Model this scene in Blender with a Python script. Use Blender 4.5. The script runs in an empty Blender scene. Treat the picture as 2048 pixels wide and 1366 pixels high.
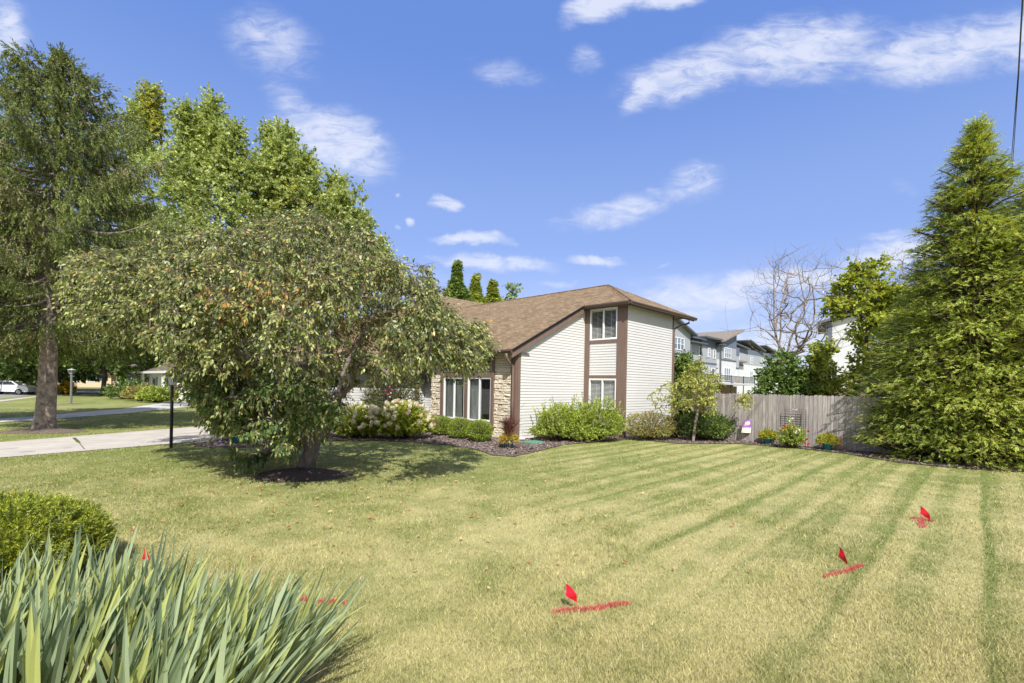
import bpy, math, random
import numpy as np
from mathutils import Vector, Matrix

# ------------------------------------------------------------------ camera, sky, sun, exposure
F = 955.0            # focal length in pixels of the 2048 wide photograph
H = 2.0              # height of the lens above the lawn
ROLL = math.radians(1.15)
scene = bpy.context.scene
cam_d = bpy.data.cameras.new("camera")
cam = bpy.data.objects.new("camera", cam_d)
scene.collection.objects.link(cam)
cam_d.sensor_width = 36.0
cam_d.lens = F / 2048 * 36.0
cam_d.shift_y = 88 / 2048
cam_d.clip_start = 0.05
cam_d.clip_end = 3000
cam.location = (0, 0, H)
cam.rotation_euler = (math.radians(90), -ROLL, 0)
scene.camera = cam

SUN_EL = math.radians(47.5)
SUN_DIR = Vector((0.13, -0.99, 0)).normalized()      # horizontal direction towards the sun
SUN_AZ = math.atan2(SUN_DIR.x, SUN_DIR.y)
sun_d = bpy.data.lights.new("sun", 'SUN')
sun_d.energy = 5.0
sun_d.angle = math.radians(0.53)
sun_d.color = (1.0, 0.97, 0.925)
sun = bpy.data.objects.new("sun", sun_d)
scene.collection.objects.link(sun)
sd = Vector((SUN_DIR.x * math.cos(SUN_EL), SUN_DIR.y * math.cos(SUN_EL), math.sin(SUN_EL)))
sun.rotation_euler = sd.to_track_quat('Z', 'Y').to_euler()
sun.location = (0, -10, 30)

scene.view_settings.view_transform = 'Standard'
scene.view_settings.look = 'None'
scene.view_settings.exposure = 0.38
scene.view_settings.gamma = 1.0
scene.cycles.use_denoising = True
scene.cycles.denoising_prefilter = 'ACCURATE'
scene.cycles.max_bounces = 6
scene.cycles.transparent_max_bounces = 8


def unroll(px, py):
    dx, dy = px - 1024.0, py - 771.0
    c, s = math.cos(ROLL), math.sin(ROLL)
    return dx * c + dy * s, -dx * s + dy * c


def G(px, py):
    """ground point seen at a place of the photograph"""
    dx, dy = unroll(px, py)
    Y = H * F / dy
    return Vector((dx / F * Y, Y, 0.0))


def D(px, py, Y):
    """point at depth Y seen at a place of the photograph"""
    dx, dy = unroll(px, py)
    return Vector((dx / F * Y, Y, H - dy / F * Y))


# ---- world
world = bpy.data.worlds.new("World")
scene.world = world
world.use_nodes = True
wn, wl = world.node_tree.nodes, world.node_tree.links
wn.clear()


def nd(nodes, t, **kw):
    n = nodes.new(t)
    for k, v in kw.items():
        if k == 'inp':
            for kk, vv in v.items():
                n.inputs[kk].default_value = vv
        else:
            setattr(n, k, v)
    return n


sky = nd(wn, 'ShaderNodeTexSky', sky_type='NISHITA')
sky.sun_disc = False
sky.sun_elevation = SUN_EL
sky.sun_rotation = SUN_AZ
sky.altitude = 200
sky.air_density = 1.0
sky.dust_density = 0.6
sky.ozone_density = 2.2
tc = nd(wn, 'ShaderNodeTexCoord')
sep = nd(wn, 'ShaderNodeSeparateXYZ')
wl.new(tc.outputs['Generated'], sep.inputs[0])


def wm(op, a, b=None, c=None, clamp=False):
    n = nd(wn, 'ShaderNodeMath', operation=op)
    n.use_clamp = clamp
    for i, v in enumerate((a, b, c)):
        if v is None:
            continue
        if isinstance(v, (int, float)):
            n.inputs[i].default_value = v
        else:
            wl.new(v, n.inputs[i])
    return n.outputs[0]


# tangent-plane coordinates of the view direction towards the house (north is +Y)
ysafe = wm('MAXIMUM', sep.outputs['Y'], 0.02)
cx = wm('DIVIDE', sep.outputs['X'], ysafe)
cz = wm('DIVIDE', sep.outputs['Z'], ysafe)
comb = nd(wn, 'ShaderNodeCombineXYZ')
wl.new(cx, comb.inputs[0])
wl.new(cz, comb.inputs[1])
# ragged edges: distort the coordinates with noise
dn = nd(wn, 'ShaderNodeTexNoise', inp={'Scale': 7.0, 'Detail': 5.0, 'Roughness': 0.6})
wl.new(comb.outputs[0], dn.inputs['Vector'])
dsub = nd(wn, 'ShaderNodeVectorMath', operation='SUBTRACT')
wl.new(dn.outputs['Color'], dsub.inputs[0])
dsub.inputs[1].default_value = (0.5, 0.5, 0.5)
dsc = nd(wn, 'ShaderNodeVectorMath', operation='SCALE')
wl.new(dsub.outputs[0], dsc.inputs[0])
dsc.inputs['Scale'].default_value = 0.075
dadd = nd(wn, 'ShaderNodeVectorMath', operation='ADD')
wl.new(comb.outputs[0], dadd.inputs[0])
wl.new(dsc.outputs[0], dadd.inputs[1])
# (px, py, half width px, half height px, tilt deg (rising right), strength)
CLOUDS = [
    (1215, 8, 110, 42, 25, 1.25), (1330, -10, 120, 30, 10, 1.1),
    (1290, 180, 75, 36, 48, 1.0), (1400, 140, 190, 62, 14, 0.95), (1590, 95, 230, 78, 8, 1.0),
    (1870, 105, 240, 75, 10, 0.95), (2060, 70, 160, 70, 12, 0.9),
    (1010, 150, 110, 40, -8, 0.55), (1170, 115, 50, 36, 0, 0.5),
    (665, 280, 155, 80, -16, 1.05), (590, 215, 110, 50, -35, 0.6), (540, 85, 130, 85, -30, 0.68),
    (10, 60, 60, 75, 0, 0.95), (1385, 360, 85, 56, 25, 0.72), (1240, 418, 150, 38, 14, 0.78),
    (1120, 438, 60, 15, 5, 0.42),
    (898, 404, 42, 15, -4, 1.15), (822, 442, 14, 11, 0, 0.8), (797, 388, 12, 8, 0, 0.6), (790, 455, 10, 8, 0, 0.5),
    (945, 479, 100, 16, -5, 0.95), (985, 524, 150, 20, -2, 1.0), (1190, 519, 72, 15, 0, 0.95),
    (1110, 565, 55, 11, 0, 0.6), (1400, 600, 190, 60, 6, 0.85), (1560, 560, 260, 32, 9, 1.0), (1335, 530, 30, 7, 0, .5),
    (1790, 465, 90, 13, 6, 0.7), (1790, 505, 150, 42, 14, 1.05), (1620, 690, 300, 60, 5, 0.8),
    (1800, 375, 60, 26, -8, 0.35), (640, 560, 420, 40, 0, 0.45), (250, 600, 300, 60, 0, 0.5), (1290, 560, 90, 20, 0, 0.4),
]
acc = None
for (px, py, rw, rh, tilt, st) in CLOUDS:
    dx, dy = unroll(px, py)
    mp = nd(wn, 'ShaderNodeMapping', vector_type='TEXTURE')
    mp.inputs['Location'].default_value = (dx / F, -dy / F, 0)
    mp.inputs['Rotation'].default_value = (0, 0, math.radians(tilt))
    mp.inputs['Scale'].default_value = (rw * 1.35 / F, rh * 1.35 / F, 1)
    wl.new(dadd.outputs[0], mp.inputs[0])
    ln = nd(wn, 'ShaderNodeVectorMath', operation='LENGTH')
    wl.new(mp.outputs[0], ln.inputs[0])
    mr = nd(wn, 'ShaderNodeMapRange', interpolation_type='SMOOTHSTEP')
    mr.inputs['From Min'].default_value = 1.0
    mr.inputs['From Max'].default_value = 0.1
    mr.inputs['To Min'].default_value = 0.0
    mr.inputs['To Max'].default_value = st
    wl.new(ln.outputs['Value'], mr.inputs['Value'])
    acc = mr.outputs[0] if acc is None else wm('MAXIMUM', acc, mr.outputs[0])
# streaky wisps along the wind
mp = nd(wn, 'ShaderNodeMapping')
mp.inputs['Rotation'].default_value = (0, 0, math.radians(-28))
mp.inputs['Scale'].default_value = (6.0, 17.0, 1)
wl.new(comb.outputs[0], mp.inputs[0])
wsp = nd(wn, 'ShaderNodeTexNoise', inp={'Scale': 2.2, 'Detail': 10.0, 'Roughness': 0.66, 'Distortion': 0.7})
wl.new(mp.outputs[0], wsp.inputs['Vector'])
fac = wm('MULTIPLY', acc, wm('ADD', wm('MULTIPLY', wsp.outputs['Fac'], 2.0), -0.12))
mr = nd(wn, 'ShaderNodeMapRange', interpolation_type='SMOOTHSTEP')
mr.inputs['From Min'].default_value = 0.14
mr.inputs['From Max'].default_value = 1.05
wl.new(fac, mr.inputs['Value'])
front = wm('GREATER_THAN', sep.outputs['Y'], 0.03)
cfac = wm('MULTIPLY', mr.outputs[0], front)
cfac = wm('MULTIPLY', cfac, 0.78)
tint = nd(wn, 'ShaderNodeMix', data_type='RGBA', blend_type='MULTIPLY')
tint.inputs['Factor'].default_value = 1.0
wl.new(sky.outputs[0], tint.inputs['A'])
tint.inputs['B'].default_value = (1.12, 0.98, 1.22, 1)
mixc = nd(wn, 'ShaderNodeMix', data_type='RGBA')
wl.new(cfac, mixc.inputs['Factor'])
# clear September air: paler blue towards the horizon
ramp = nd(wn, 'ShaderNodeValToRGB')
ramp.color_ramp.interpolation = 'EASE'
e = ramp.color_ramp.elements
e[0].position = 0.0; e[0].color = (0.52, 0.63, 0.90, 1)
e[1].position = 1.0; e[1].color = (0.07, 0.18, 0.60, 1)
for pos, c in ((0.12, (0.43, 0.555, 0.88, 1)), (0.30, (0.275, 0.43, 0.84, 1)), (0.60, (0.15, 0.30, 0.77, 1))):
    q = e.new(pos); q.color = c
wl.new(wm('MAXIMUM', sep.outputs['Z'], 0.0), ramp.inputs[0])
rsc = nd(wn, 'ShaderNodeVectorMath', operation='SCALE')
wl.new(ramp.outputs[0], rsc.inputs[0]); rsc.inputs['Scale'].default_value = 5.9
skm = nd(wn, 'ShaderNodeMix', data_type='RGBA'); skm.inputs['Factor'].default_value = 0.75
wl.new(tint.outputs['Result'], skm.inputs['A']); wl.new(rsc.outputs[0], skm.inputs['B'])
# whiter, brighter sky round the sun, behind the camera
sdot = nd(wn, 'ShaderNodeVectorMath', operation='DOT_PRODUCT')
wl.new(tc.outputs['Generated'], sdot.inputs[0]); sdot.inputs[1].default_value = tuple(sd)
aur = nd(wn, 'ShaderNodeMapRange', interpolation_type='SMOOTHSTEP')
aur.inputs['From Min'].default_value = 0.25; aur.inputs['From Max'].default_value = 1.0
wl.new(sdot.outputs['Value'], aur.inputs['Value'])
aum = nd(wn, 'ShaderNodeMix', data_type='RGBA')
wl.new(aur.outputs[0], aum.inputs['Factor']); wl.new(skm.outputs['Result'], aum.inputs['A']); aum.inputs['B'].default_value = (4.3, 4.4, 4.6, 1)
wl.new(aum.outputs['Result'], mixc.inputs['A'])
mixc.inputs['B'].default_value = (5.0, 5.2, 5.9, 1)
bg = nd(wn, 'ShaderNodeBackground')
bg.inputs['Strength'].default_value = 0.135
wl.new(mixc.outputs['Result'], bg.inputs['Color'])
wo = nd(wn, 'ShaderNodeOutputWorld')
wl.new(bg.outputs[0], wo.inputs[0])
world.cycles.sampling_method = 'MANUAL'
world.cycles.sample_map_resolution = 512

# ------------------------------------------------------------------ helpers
COL = scene.collection
RNG = np.random.default_rng(11)


def tag(o, label=None, cat=None, group=None, kind=None):
    if label: o['label'] = label
    if cat: o['category'] = cat
    if group: o['group'] = group
    if kind: o['kind'] = kind
    return o


def empty(name, loc=(0, 0, 0), rz=0.0):
    o = bpy.data.objects.new(name, None)
    o.empty_display_size = 0.3
    COL.objects.link(o)
    o.location = loc
    o.rotation_euler = (0, 0, rz)
    return o


def link(name, me, mat=None, parent=None):
    o = bpy.data.objects.new(name, me)
    COL.objects.link(o)
    if mat is not None:
        for m in (mat if isinstance(mat, (list, tuple)) else [mat]):
            me.materials.append(m)
    if parent is not None:
        o.parent = parent
    return o


class MB:
    """collects polygons and makes one mesh object of them"""
    def __init__(s):
        s.v = []; s.f = []; s.mi = []; s.uv = []

    def poly(s, pts, mi=0, uv=None):
        n = len(s.v)
        s.v += [tuple(p) for p in pts]
        s.f.append(tuple(range(n, n + len(pts))))
        s.mi.append(mi)
        s.uv.append(uv if uv else [(0, 0)] * len(pts))

    def box(s, x0, x1, y0, y1, z0, z1, mi=0, M=None):
        if x0 > x1: x0, x1 = x1, x0
        if y0 > y1: y0, y1 = y1, y0
        if z0 > z1: z0, z1 = z1, z0
        c = [Vector((x, y, z)) for z in (z0, z1) for y in (y0, y1) for x in (x0, x1)]
        if M is not None:
            c = [M @ p for p in c]
        for f in ((0, 2, 3, 1), (4, 5, 7, 6), (0, 1, 5, 4), (2, 6, 7, 3), (0, 4, 6, 2), (1, 3, 7, 5)):
            s.poly([c[i] for i in f], mi)

    def slab(s, pts, h, mi=0, uvs=None):
        """polygon pts (any plane) thickened downwards by h"""
        top = [Vector(p) for p in pts]
        bot = [p - Vector((0, 0, h)) for p in top]
        s.poly(top, mi, uvs)
        s.poly(bot[::-1], mi)
        n = len(top)
        for i in range(n):
            j = (i + 1) % n
            s.poly([top[j], top[i], bot[i], bot[j]], mi)

    def tube(s, pts, rad, n=8, mi=0, cap=True):
        pts = [Vector(p) for p in pts]
        if not isinstance(rad, (list, tuple)):
            rad = [rad] * len(pts)
        base = len(s.v)
        for i, p in enumerate(pts):
            t = (pts[min(i + 1, len(pts) - 1)] - pts[max(i - 1, 0)])
            t = t.normalized() if t.length > 1e-9 else Vector((0, 0, 1))
            ref = Vector((0, 0, 1)) if abs(t.z) < 0.9 else Vector((1, 0, 0))
            a = t.cross(ref).normalized(); b = t.cross(a)
            for k in range(n):
                an = 2 * math.pi * k / n
                s.v.append(tuple(p + (a * math.cos(an) + b * math.sin(an)) * rad[i]))
        for i in range(len(pts) - 1):
            for k in range(n):
                k2 = (k + 1) % n
                s.f.append((base + i * n + k, base + i * n + k2, base + (i + 1) * n + k2, base + (i + 1) * n + k))
                s.mi.append(mi); s.uv.append([(0, 0)] * 4)
        if cap:
            for i, rev in ((0, True), (len(pts) - 1, False)):
                r = [base + i * n + k for k in range(n)]
                s.f.append(tuple(r[::-1] if rev else r)); s.mi.append(mi); s.uv.append([(0, 0)] * n)

    def lathe(s, prof, c=(0, 0, 0), n=16, mi=0):
        """prof: (radius, z) list around the vertical through c"""
        s.tube([(c[0], c[1], c[2] + z) for r, z in prof], [max(r, 1e-4) for r, z in prof], n, mi) if False else None
        base = len(s.v)
        for r, z in prof:
            for k in range(n):
                an = 2 * math.pi * k / n
                s.v.append((c[0] + r * math.cos(an), c[1] + r * math.sin(an), c[2] + z))
        for i in range(len(prof) - 1):
            for k in range(n):
                k2 = (k + 1) % n
                s.f.append((base + i * n + k, base + i * n + k2, base + (i + 1) * n + k2, base + (i + 1) * n + k))
                s.mi.append(mi); s.uv.append([(0, 0)] * 4)
        for i, rev in ((0, True), (len(prof) - 1, False)):
            r = [base + i * n + k for k in range(n)]
            s.f.append(tuple(r[::-1] if rev else r)); s.mi.append(mi); s.uv.append([(0, 0)] * n)

    def build(s, name, mat, parent=None, smooth=False, bevel=0.0):
        me = bpy.data.meshes.new(name)
        me.from_pydata(s.v, [], s.f)
        me.polygons.foreach_set("material_index", s.mi)
        if any(any(u != (0, 0) for u in q) for q in s.uv):
            ul = me.uv_layers.new(name="UVMap")
            flat = [c for q in s.uv for u in q for c in u]
            ul.data.foreach_set("uv", flat)
        if smooth:
            me.polygons.foreach_set("use_smooth", [True] * len(s.f))
        me.update()
        o = link(name, me, mat, parent)
        if bevel:
            m = o.modifiers.new("bevel", 'BEVEL'); m.width = bevel; m.segments = 2; m.limit_method = 'ANGLE'
        return o


def np_mesh(name, V, k, mat, parent=None, attr=None, smooth=False):
    """V: (nfaces*k,3) separate polygons of k corners; attr: (nfaces,3) stored per face as 'rv'"""
    V = np.ascontiguousarray(V, dtype=np.float32)
    n = len(V); nf = n // k
    me = bpy.data.meshes.new(name)
    me.vertices.add(n); me.vertices.foreach_set("co", V.ravel())
    me.loops.add(n); me.loops.foreach_set("vertex_index", np.arange(n, dtype=np.int32))
    me.polygons.add(nf); me.polygons.foreach_set("loop_start", np.arange(0, n, k, dtype=np.int32))
    if attr is not None:
        a = me.attributes.new("rv", 'FLOAT_VECTOR', 'FACE')
        a.data.foreach_set("vector", np.ascontiguousarray(attr, dtype=np.float32).ravel())
    me.update(calc_edges=True)
    if smooth:
        me.polygons.foreach_set("use_smooth", np.ones(nf, dtype=bool))
    return link(name, me, mat, parent)


def nrm(a):
    return a / np.maximum(np.linalg.norm(a, axis=-1, keepdims=True), 1e-9)


# ---- materials
MATS = {}


def new_mat(name):
    m = bpy.data.materials.new(name)
    m.use_nodes = True
    m.node_tree.nodes.clear()
    return m, m.node_tree.nodes, m.node_tree.links


def surf(name, col, rough=0.7, var=0.12, scale=3.0, col2=None, bump=0.0, bscale=40.0, stretch=None, metallic=0.0,
         spec=0.4, detail=6.0, coords='Object', island=0.0):
    """painted, stone or timber surface with noise in its own colour"""
    if name in MATS:
        return MATS[name]
    m, n, l = new_mat(name)
    t = nd(n, 'ShaderNodeTexCoord')
    mp = nd(n, 'ShaderNodeMapping')
    if stretch:
        mp.inputs['Scale'].default_value = stretch
    l.new(t.outputs[coords], mp.inputs[0])
    no = nd(n, 'ShaderNodeTexNoise', inp={'Scale': scale, 'Detail': detail, 'Roughness': 0.6})
    l.new(mp.outputs[0], no.inputs['Vector'])
    mr = nd(n, 'ShaderNodeMapRange')
    mr.inputs['From Min'].default_value = 0.3; mr.inputs['From Max'].default_value = 0.7
    l.new(no.outputs['Fac'], mr.inputs['Value'])
    mx = nd(n, 'ShaderNodeMix', data_type='RGBA')
    l.new(mr.outputs[0], mx.inputs['Factor'])
    c2 = col2 if col2 else tuple(c * (1 - var * 1.6) for c in col)
    c1 = col if col2 else tuple(min(1, c * (1 + var * 0.7)) for c in col)
    mx.inputs['A'].default_value = (*c1, 1); mx.inputs['B'].default_value = (*c2, 1)
    out = mx.outputs['Result']
    if island:
        g = nd(n, 'ShaderNodeNewGeometry')
        r2 = nd(n, 'ShaderNodeMapRange')
        r2.inputs['To Min'].default_value = 1 - island; r2.inputs['To Max'].default_value = 1 + island * 0.6
        l.new(g.outputs['Random Per Island'], r2.inputs['Value'])
        vm = nd(n, 'ShaderNodeVectorMath', operation='SCALE')
        l.new(out, vm.inputs[0]); l.new(r2.outputs[0], vm.inputs['Scale'])
        out = vm.outputs[0]
    p = nd(n, 'ShaderNodeBsdfPrincipled')
    p.inputs['Roughness'].default_value = rough
    p.inputs['Metallic'].default_value = metallic
    p.inputs['Specular IOR Level'].default_value = spec
    l.new(out, p.inputs['Base Color'])
    if bump:
        nb = nd(n, 'ShaderNodeTexNoise', inp={'Scale': bscale, 'Detail': 5.0, 'Roughness': 0.65})
        l.new(mp.outputs[0], nb.inputs['Vector'])
        b = nd(n, 'ShaderNodeBump'); b.inputs['Strength'].default_value = bump; b.inputs['Distance'].default_value = 0.02
        l.new(nb.outputs['Fac'], b.inputs['Height']); l.new(b.outputs[0], p.inputs['Normal'])
    o = nd(n, 'ShaderNodeOutputMaterial')
    l.new(p.outputs[0], o.inputs[0])
    MATS[name] = m
    return m


def leafmat(name, dark, light, alt=None, altf=0.1, trans=0.35, rough=0.5, gain=(1.33, 1.36, 1.3), spec=0.35):
    """foliage: leaf colours drawn from the per-leaf attribute; thin leaves let some light through"""
    if name in MATS:
        return MATS[name]
    if light[1] > light[2] * 1.5 and light[1] >= light[0] * .8 and light[1] < .5:
        g = gain
        dark = tuple(min(.8, c * q) for c, q in zip(dark, g)); light = tuple(min(.8, c * q) for c, q in zip(light, g))
    m, n, l = new_mat(name)
    at = nd(n, 'ShaderNodeAttribute', attribute_name='rv')
    sp = nd(n, 'ShaderNodeSeparateXYZ'); l.new(at.outputs['Vector'], sp.inputs[0])
    av = nd(n, 'ShaderNodeMath', operation='ADD'); l.new(sp.outputs[0], av.inputs[0]); l.new(sp.outputs[1], av.inputs[1])
    hf = nd(n, 'ShaderNodeMapRange'); l.new(av.outputs[0], hf.inputs['Value']); hf.inputs['From Min'].default_value = 0.45; hf.inputs['From Max'].default_value = 1.55
    mx = nd(n, 'ShaderNodeMix', data_type='RGBA'); l.new(hf.outputs[0], mx.inputs['Factor'])
    mx.inputs['A'].default_value = (*dark, 1); mx.inputs['B'].default_value = (*light, 1)
    out = mx.outputs['Result']
    if alt:
        mr = nd(n, 'ShaderNodeMapRange')
        mr.inputs['From Min'].default_value = 1 - altf - 0.02; mr.inputs['From Max'].default_value = 1 - altf + 0.05
        l.new(sp.outputs[2], mr.inputs['Value'])
        m2 = nd(n, 'ShaderNodeMix', data_type='RGBA'); l.new(mr.outputs[0], m2.inputs['Factor'])
        l.new(out, m2.inputs['A']); m2.inputs['B'].default_value = (*alt, 1)
        out = m2.outputs['Result']
    p = nd(n, 'ShaderNodeBsdfPrincipled'); p.inputs['Roughness'].default_value = rough
    p.inputs['Specular IOR Level'].default_value = spec
    l.new(out, p.inputs['Base Color'])
    tr = nd(n, 'ShaderNodeBsdfTranslucent')
    hs = nd(n, 'ShaderNodeHueSaturation', inp={'Saturation': 1.15, 'Value': 1.25, 'Hue': 0.485})
    l.new(out, hs.inputs['Color']); l.new(hs.outputs[0], tr.inputs['Color'])
    ms = nd(n, 'ShaderNodeMixShader'); ms.inputs[0].default_value = trans
    l.new(p.outputs[0], ms.inputs[1]); l.new(tr.outputs[0], ms.inputs[2])
    o = nd(n, 'ShaderNodeOutputMaterial'); l.new(ms.outputs[0], o.inputs[0])
    MATS[name] = m
    return m


# ---- foliage
def twigs(rng, tips, dirs, tl, nper, L, W, alpha=50, droop=0.0, planar=None, up=0.0, rv3=None, fold=0.25, lvar=0.35):
    """leaves along the last tl metres of each twig. Returns quads (N*4,3) and attributes (N,3)"""
    n = len(tips)
    tl = np.broadcast_to(np.asarray(tl, dtype=float), (n,))
    t = (np.arange(nper)[None, :] + rng.random((n, nper))) / nper
    base = tips[:, None, :] - dirs[:, None, :] * (tl[:, None] * t)[..., None]
    d = np.repeat(dirs[:, None, :], nper, 1)
    if planar is not None:
        sgn = np.where((np.arange(nper) % 2) == 0, 1.0, -1.0)[None, :, None]
        perp = planar[:, None, :] * sgn + rng.normal(0, 0.18, (n, nper, 3))
    else:
        perp = rng.normal(0, 1, (n, nper, 3))
    perp = nrm(perp - (perp * d).sum(-1, keepdims=True) * d)
    al = np.radians(alpha) * (0.6 + 0.6 * rng.random((n, nper, 1)))
    al = al * np.clip(t[..., None] * 3 + 0.15, 0, 1)
    ld = nrm(d * np.cos(al) + perp * np.sin(al) + np.array([0, 0, up - droop]))
    ll = L * (1 - lvar + 2 * lvar * rng.random((n, nper, 1)))
    if planar is not None:
        ll = ll * (0.45 + 0.75 * t[..., None])
        side0 = np.repeat(planar[:, None, :], nper, 1)
        side = nrm(side0 + rng.normal(0, 0.25, side0.shape))
        side = nrm(side - (side * ld).sum(-1, keepdims=True) * ld)
    else:
        side = rng.normal(0, 1, (n, nper, 3))
        side[..., 2] *= 0.6
        side = nrm(side - (side * ld).sum(-1, keepdims=True) * ld)
    nor = np.cross(ld, side)
    w = W * ll / L
    mid = base + ld * ll * 0.45 + nor * w * fold
    tip = base + ld * ll
    q = np.stack([base, mid + side * w * 0.5, tip, mid - side * w * 0.5], axis=2)
    a = np.empty((n, nper, 3))
    a[..., 0] = rng.random((n, nper)); a[..., 1] = rng.random((n, 1))
    if rv3 is None:
        a[..., 2] = 0.75 * rng.random((n, 1)) + 0.25 * rng.random((n, nper))
    else:
        a[..., 2] = np.clip(rv3[:, None] + rng.normal(0, 0.12, (n, nper)), 0, 1)
    return q.reshape(-1, 3), a.reshape(-1, 3)


def lumps(rng, P, k=10, amp=0.15, freq=1.2):
    """smooth bumpy field over points, around 1"""
    out = np.zeros(len(P))
    for i in range(k):
        w = rng.normal(0, 1, 3) * freq
        out += np.sin(P @ w + rng.random() * 6.28)
    return 1 + amp * out / math.sqrt(k)


def sphere_dirs(rng, n, zmin=-0.3):
    d = rng.normal(0, 1, (int(n * 3), 3)); d = nrm(d)
    d = d[d[:, 2] > zmin]
    while len(d) < n:
        d = np.concatenate([d, d])
    return d[:n]


def mesh_tubes(name, chains, mat, parent=None, nbig=8):
    """chains: list of (pts (k,3), radii (k,)) -> one mesh of tapered tubes"""
    mb_v, mb_f, base = [], [], 0
    for P, R in chains:
        P = np.asarray(P, float); R = np.asarray(R, float)
        k = len(P)
        if k < 2: continue
        n = nbig if R.max() > 0.05 else (5 if R.max() > 0.018 else 3)
        T = np.gradient(P, axis=0); T = nrm(T)
        ref = np.where(np.abs(T[:, 2:3]) < 0.9, np.array([[0, 0, 1.0]]), np.array([[1.0, 0, 0]]))
        A = nrm(np.cross(T, ref)); 
        for i in range(1, k):   # keep the frame from flipping
            a = A[i - 1] - T[i] * np.dot(A[i - 1], T[i]); A[i] = a / max(np.linalg.norm(a), 1e-9)
        B = np.cross(T, A)
        an = np.linspace(0, 2 * math.pi, n, endpoint=False)
        ring = P[:, None, :] + (A[:, None, :] * np.cos(an)[None, :, None] + B[:, None, :] * np.sin(an)[None, :, None]) * R[:, None, None]
        mb_v.append(ring.reshape(-1, 3))
        i = np.arange(k - 1)[:, None] * n; j = np.arange(n)[None, :]; j2 = (j + 1) % n
        f = np.stack([i + j, i + j2, i + n + j2, i + n + j], -1).reshape(-1, 4) + base
        mb_f.append(f); base += k * n
    V = np.concatenate(mb_v).astype(np.float32); Fc = np.concatenate(mb_f).astype(np.int32)
    me = bpy.data.meshes.new(name)
    me.vertices.add(len(V)); me.vertices.foreach_set("co", V.ravel())
    me.loops.add(Fc.size); me.loops.foreach_set("vertex_index", Fc.ravel())
    me.polygons.add(len(Fc)); me.polygons.foreach_set("loop_start", np.arange(0, Fc.size, 4, dtype=np.int32))
    me.update(calc_edges=True)
    me.polygons.foreach_set("use_smooth", np.ones(len(Fc), dtype=bool))
    return link(name, me, mat, parent)


def grow(rng, trunks, attractors, step=0.3, arch=0.12, wob=0.12, rtip=0.006, rpow=0.42, bias=0.25, rmax=None, sub=None):
    """branching skeleton: every attractor is joined to the nearest limb; radii follow the number of twigs carried"""
    pos, par, cnt = [], [], []
    chains = []
    for tr in trunks:
        ids = []
        tr = np.asarray(tr, float)
        pts = [tr[0]]
        for a, b in zip(tr[:-1], tr[1:]):
            m = max(1, int(np.linalg.norm(b - a) / step))
            for q in range(1, m + 1):
                pts.append(a + (b - a) * q / m)
        start = None
        if pos:
            dd = np.linalg.norm(np.array(pos) - tr[0], axis=1); start = int(dd.argmin()); ids.append(start)
        for q, p in enumerate(pts):
            if start is not None and q == 0: continue
            par.append(ids[-1] if ids else -1); pos.append(p); cnt.append(0); ids.append(len(pos) - 1)
        chains.append(ids)
    root = np.asarray(trunks[0][0], float)
    order = np.argsort(np.linalg.norm(attractors - root, axis=1))
    cap = len(attractors) * 14 + 4000
    A = np.zeros((cap, 3)); A[:len(pos)] = pos
    nn = len(pos)
    dist0 = np.zeros(cap); dist0[:nn] = np.linalg.norm(A[:nn] - root, axis=1)
    lowest = 3 if len(chains[0]) > 6 else 1
    ends, edirs = [], []
    for ai in order:
        p = attractors[ai]
        dv = A[:nn] - p
        cost = np.sqrt((dv ** 2).sum(1)) + bias * np.maximum(0, dist0[:nn] - np.linalg.norm(p - root)) 
        cost[:lowest] += 5
        j = int(cost.argmin())
        a = A[j].copy(); d = np.linalg.norm(p - a)
        m = max(2, min(10, int(d / step)))
        mid = (a + p) / 2 + np.array([0, 0, arch * d]) + rng.normal(0, wob * d * 0.5, 3)
        ids = [j]
        for q in range(1, m + 1):
            t = q / m
            x = a * (1 - t) ** 2 + 2 * mid * t * (1 - t) + p * t * t
            if q < m: x = x + rng.normal(0, wob * 0.12, 3) * min(1, d)
            if nn >= cap: break
            A[nn] = x; dist0[nn] = np.linalg.norm(x - root); par.append(ids[-1]); cnt.append(0); ids.append(nn); nn += 1
        chains.append(ids)
        k = ids[-1]
        ends.append(A[ids[-1]].copy()); edirs.append(A[ids[-1]] - A[ids[-2]])
        while k >= 0:
            cnt[k] += 1; k = par[k]
    cnt = np.array(cnt, float)
    R = rtip * np.maximum(cnt, 1) ** rpow
    if rmax is not None:
        R = R * min(1.0, rmax / R[:1].max()) if R[0] > rmax else R
    out = []
    for ids in chains:
        r = R[ids].copy()
        if len(ids) > 1 and len(out) >= len(trunks): r[0] = min(r[0], r[1] * 1.25)
        out.append((A[ids], r))
    return out, np.array(ends), nrm(np.array(edirs))
# ------------------------------------------------------------------ ground
HO = Vector((0.18, 17.41, 0))                  # the house's south-west ground corner
AX = Vector((0.6997, 0.7145, 0)); BX = Vector((-0.7145, 0.6997, 0))
HRZ = math.atan2(AX.y, AX.x)


def hw(u, v, z=0.0):
    return HO + AX * u + BX * v + Vector((0, 0, z))


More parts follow.
